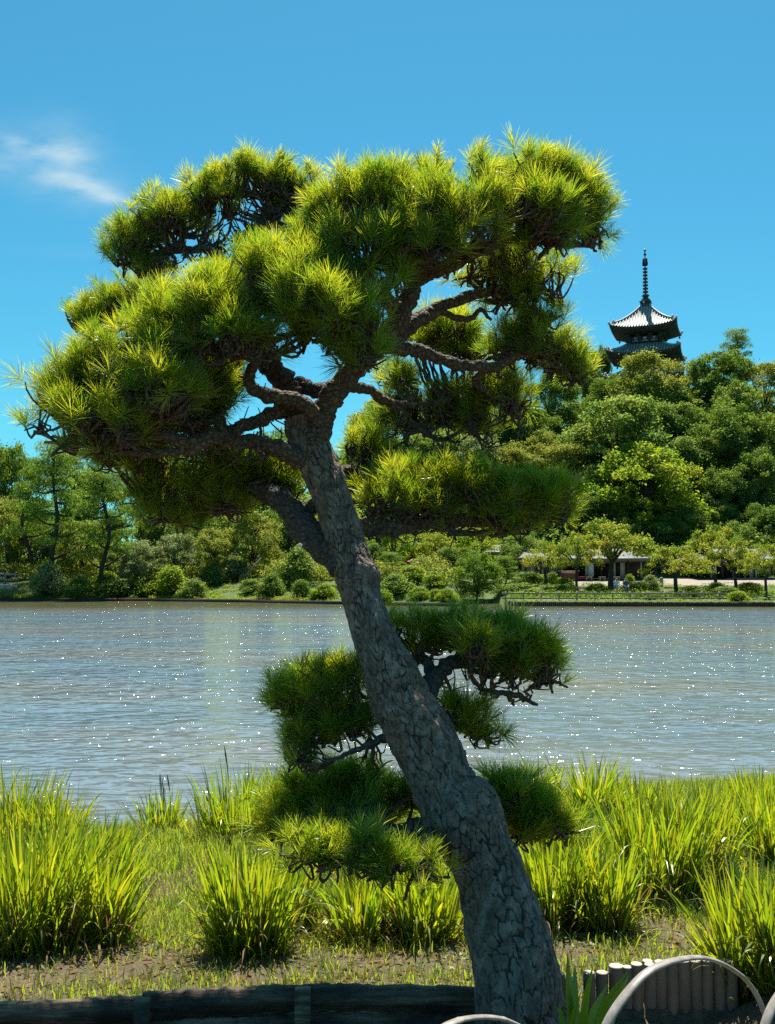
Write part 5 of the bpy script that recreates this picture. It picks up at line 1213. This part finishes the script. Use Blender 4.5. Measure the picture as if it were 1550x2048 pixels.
# prop pole leaning on a garden tree
a, b = W(490, 1152, 95), W(522, 1116, 95); o = W(490, 1152, 95); mb = MB(); mb.tube(np.array([a, b]) - o, .06, 6); tag(mb.build('prop_pole', M['wood_grey'], loc=tuple(o)), 'grey slanting prop pole under a tree left of the arbour', 'pole')

# ------------------------------------------------------------------ the pagoda
PY = 155.; pc = W(1296, 900, PY); pz = float(land(pc[0], PY)) - .3
pg = thing('pagoda', 'three-storeyed wooden pagoda with grey tiled roofs and a tall ringed spire on the hilltop', 'pagoda', (pc[0], PY, pz), R(-20.5))
def zloc(py, Y): return W(1293, py, Y)[2] - pz
def tier(zE, zT, we, wt, wb, zb, name_roof='roof', ribs=True):
    """roof with eaves half-width we at height zE (mid eave), meeting the body above (half-width wt) at zT; storey body half-width wb from zb up"""
    H = zT - zE
    def surf(x, t, side):
        w_ = we + (wt - we) * t
        s = np.clip(np.abs(x) / np.maximum(w_, 1e-6), 0, 1)
        z = zE + H * (.52 * t + .48 * t * t) + .62 * s ** 3.2 * (1 - t) ** 1.5
        return np.stack([x, -w_ - .10 * s ** 3 * (1 - t), z], -1)
    rot = lambda V, q: V @ np.array([[math.cos(q), math.sin(q), 0], [-math.sin(q), math.cos(q), 0], [0, 0, 1]])
    mb = MB(); rb = MB(); sf = MB(); hp = MB()
    ns, nt_ = 33, 12; tt = np.linspace(0, 1, nt_)
    for q in range(4):
        an = q * math.pi / 2
        G_ = np.stack([surf(np.linspace(-1, 1, ns) * (we + (wt - we) * t), t, q) for t in tt]).reshape(-1, 3)
        i = np.arange(nt_ - 1)[:, None]; j = np.arange(ns - 1)[None]; Qg = np.stack([i * ns + j, i * ns + j + 1, (i + 1) * ns + j + 1, (i + 1) * ns + j], -1).reshape(-1, 4)
        mb.add(rot(G_, an), Qg)
        # eave edge drop and soffit with rafters
        top = surf(np.linspace(-1, 1, ns) * we, 0., q); bot = top - [0, 0, .26] + np.stack([0 * top[:, 0], np.full(ns, .05), 0 * top[:, 0]], 1)
        inn = np.stack([np.linspace(-1, 1, ns) * (wb + .7), np.full(ns, -(wb + .7)), np.full(ns, zE - .75)], 1)
        V = np.vstack([top, bot, inn]); sf.add(rot(V, an), [[k + ns, k + 1 + ns, k + 1, k] for k in range(ns - 1)] + [[k + 2 * ns, k + 1 + 2 * ns, k + 1 + ns, k + ns] for k in range(ns - 1)])
        for k in np.linspace(-.97, .97, 34):
            a_ = np.array([np.interp(k * we, top[:, 0], bot[:, 0]), np.interp(k * we, top[:, 0], bot[:, 1]) + .02, np.interp(k * we, top[:, 0], bot[:, 2]) - .03]); b_ = np.array([k * (wb + .7), -(wb + .7), zE - .80])
            pq = rot(np.stack([a_, b_]), an); sf.bar(pq[0], pq[1], .09, .12)
        if ribs:
            for x in np.arange(-we + .2, we - .1, .42):
                tm = min(1., (we - abs(x)) / (we - wt)) if abs(x) > wt else 1.
                tl_ = np.linspace(0, max(tm - .02, .02), 7); C = np.stack([surf(np.array(x), np.array(t), q) for t in tl_]) ; C[0, 1] -= .04
                V = np.stack([C + [-.095, 0, .0], C + [-.05, 0, .15], C + [.05, 0, .15], C + [.095, 0, .0]], 1).reshape(-1, 3)
                b_ = np.arange(6)[:, None] * 4; rb.add(rot(V, an), np.concatenate([b_ + [0, 4, 5, 1], b_ + [1, 5, 6, 2], b_ + [2, 6, 7, 3]] + [np.array([[0, 1, 2, 3]])]))
        # hip ridge with its end tile
        C = np.stack([surf(np.array((we + (wt - we) * t) * 1.0), np.array(t), q) for t in np.linspace(.13, 1, 12)]) + [0, 0, .14]
        hp.tube(rot(C, an), np.linspace(.17, .15, 12), 6)
        hp.box(rot(C[:1], an)[0] + [0, 0, .18], (.34, .34, .55), an + math.pi / 4, .6)
        C2 = np.stack([surf(np.array((we + (wt - we) * t) * 1.0), np.array(t), q) for t in np.linspace(0, .13, 4)]) + [0, 0, .08]
        hp.tube(rot(C2, an), .12, 6); hp.box(rot(C2[:1], an)[0] + [0, 0, .15], (.28, .28, .5), an + math.pi / 4, .5)
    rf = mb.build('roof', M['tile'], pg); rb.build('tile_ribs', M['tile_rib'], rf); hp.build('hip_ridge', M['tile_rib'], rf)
    sf.build('eaves', M['pagoda_wood'], pg)
    # body: walls, posts, brackets, white panels, gallery
    mb = MB(); mb.box((0, 0, (zb + zE - .6) / 2), (2 * wb, 2 * wb, zE - .6 - zb)); mb.build('storey_wall', M['pagoda_wood'], pg)
    br = MB(); pn = MB(); ps = MB()
    for q in range(4):
        an = q * math.pi / 2
        for k in (-1, -.36, .36, 1):
            c_ = rot(np.array([[k * wb, -wb, 0]]), an)[0]; ps.box(c_ + [0, 0, (zb + zE - .9) / 2], (.28, .28, zE - .9 - zb), an)
            for lv in range(3):
                c2 = rot(np.array([[k * (wb + .25 * lv), -wb - .2 - .3 * lv, zE - 1.35 + .24 * lv]]), an)[0]; br.box(c2, (.9 - .1 * lv, .34, .17), an)
        for k in (-.68, 0, .68):
            c_ = rot(np.array([[k * wb, -wb - .02, zE - 1.25]]), an)[0]; pn.box(c_, (.95, .06, .42), an, .62)
            c_ = rot(np.array([[k * wb, -wb - .02, zE - 1.62]]), an)[0]; pn.box(c_, (1.0, .06, .16), an)
    br.build('brackets', M['pagoda_wood'], pg); pn.build('white_panels', M['plaster'], pg); ps.build('wall_posts', M['pagoda_wood'], pg)
    rl = MB(); wg = wb + .62
    for q in range(4):
        an = q * math.pi / 2
        for z_ in (.12, .42, .72):
            a_, b_ = rot(np.array([[-wg - .25, -wg, zb + z_], [wg + .25, -wg, zb + z_]]), an); rl.bar(a_, b_, .08, .09)
        for k in np.linspace(-1, 1, 6): rl.box(rot(np.array([[k * wg, -wg, zb + .40]]), an)[0], (.09, .09, .8), an)
    rl.box((0, 0, zb + .0), (2 * wg + .3, 2 * wg + .3, .16)); rl.build('gallery_rail', M['pagoda_wood'], pg)
    for sx_ in (-1, 1):
        for sy_ in (-1, 1):
            mb = MB(); mb.lathe([(.02, .30), (.02, .12), (.10, .10), (.13, -.05), (.17, -.20), (.02, -.20), (.02, -.34)], (sx_ * (we - .25), sy_ * (we - .25), zE - .05), 8); mb.build('wind_bell', M['bronze'], pg)
z3, z2 = zloc(650, 150.), zloc(703, 150.); z1 = z2 - 4.1
zA = zloc(612, PY)
tier(z3, zA, 4.95, .55, 2.05, z2 + 1.75)
tier(z2, z2 + 1.75, 5.45, 2.75, 2.35, z1 + 1.9)
tier(z1, z1 + 1.9, 5.9, 3.0, 2.65, .9)
mb = MB(); mb.box((0, 0, .45), (8.4, 8.4, .95), 0, .97); mb.build('stone_base', M['stone'], pg)
ztop = zloc(498, PY); hs = ztop - zA
fin = MB(); fin.box((0, 0, zA + .05), (1.5, 1.5, 1.0)); fin.box((0, 0, zA + .58), (1.75, 1.75, .14)); fo = fin.build('spire', M['bronze'], pg)
f = lambda y: zA + hs * (112 - y) / 112          # y: photo pixels below the tip, 112 px spire
mb = MB(); mb.lathe([(.75, zA + .62), (.72, zA + .95), (.5, zA + 1.2), (.3, zA + 1.3)], k=14); mb.lathe([(.32, zA + 1.3), (.62, zA + 1.62), (.60, zA + 1.68), (.18, zA + 1.7)], k=14); mb.build('spire_bowl', M['bronze'], fo)
mb = MB(); mb.lathe([(.13, zA + .8), (.10, f(35)), (.07, f(2))], k=8); mb.build('spire_shaft', M['bronze'], fo)
for i in range(9):
    z_ = f(91 - 6.5 * i); r_ = .43 - .010 * i; mb = MB(); mb.lathe([(.16, z_ - .10), (r_, z_ - .13), (r_ + .02, z_), (r_, z_ + .10), (.16, z_ + .08)], k=14); mb.build('spire_ring', M['bronze'], fo)
mb = MB()
for q in range(4):
    a_ = q * math.pi / 2; c_, s_ = math.cos(a_), math.sin(a_); prof = [(.10, f(34)), (.42, f(33)), (.44, f(28)), (.36, f(23)), (.40, f(20)), (.22, f(19)), (.10, f(18))]
    V = [(r_ * c_ - e * s_, r_ * s_ + e * c_, z_) for e in (-.03, .03) for r_, z_ in prof]; n = len(prof)
    mb.add(V, [[k, k + 1, n + k + 1, n + k] for k in range(n - 1)], [[0, k, k + 1] for k in range(1, n - 1)] + [[n, n + k + 1, n + k] for k in range(1, n - 1)])
mb.build('water_flame', M['bronze'], fo)
mb = MB()
for y_, r_ in ((11, .24), (3, .20)): mb.lathe([(.03, f(y_) - r_), (r_ * .8, f(y_) - r_ * .5), (r_, f(y_)), (r_ * .7, f(y_) + r_ * .6), (.02, f(y_) + r_ * 1.5)], k=10)
mb.build('jewel', M['bronze'], fo)
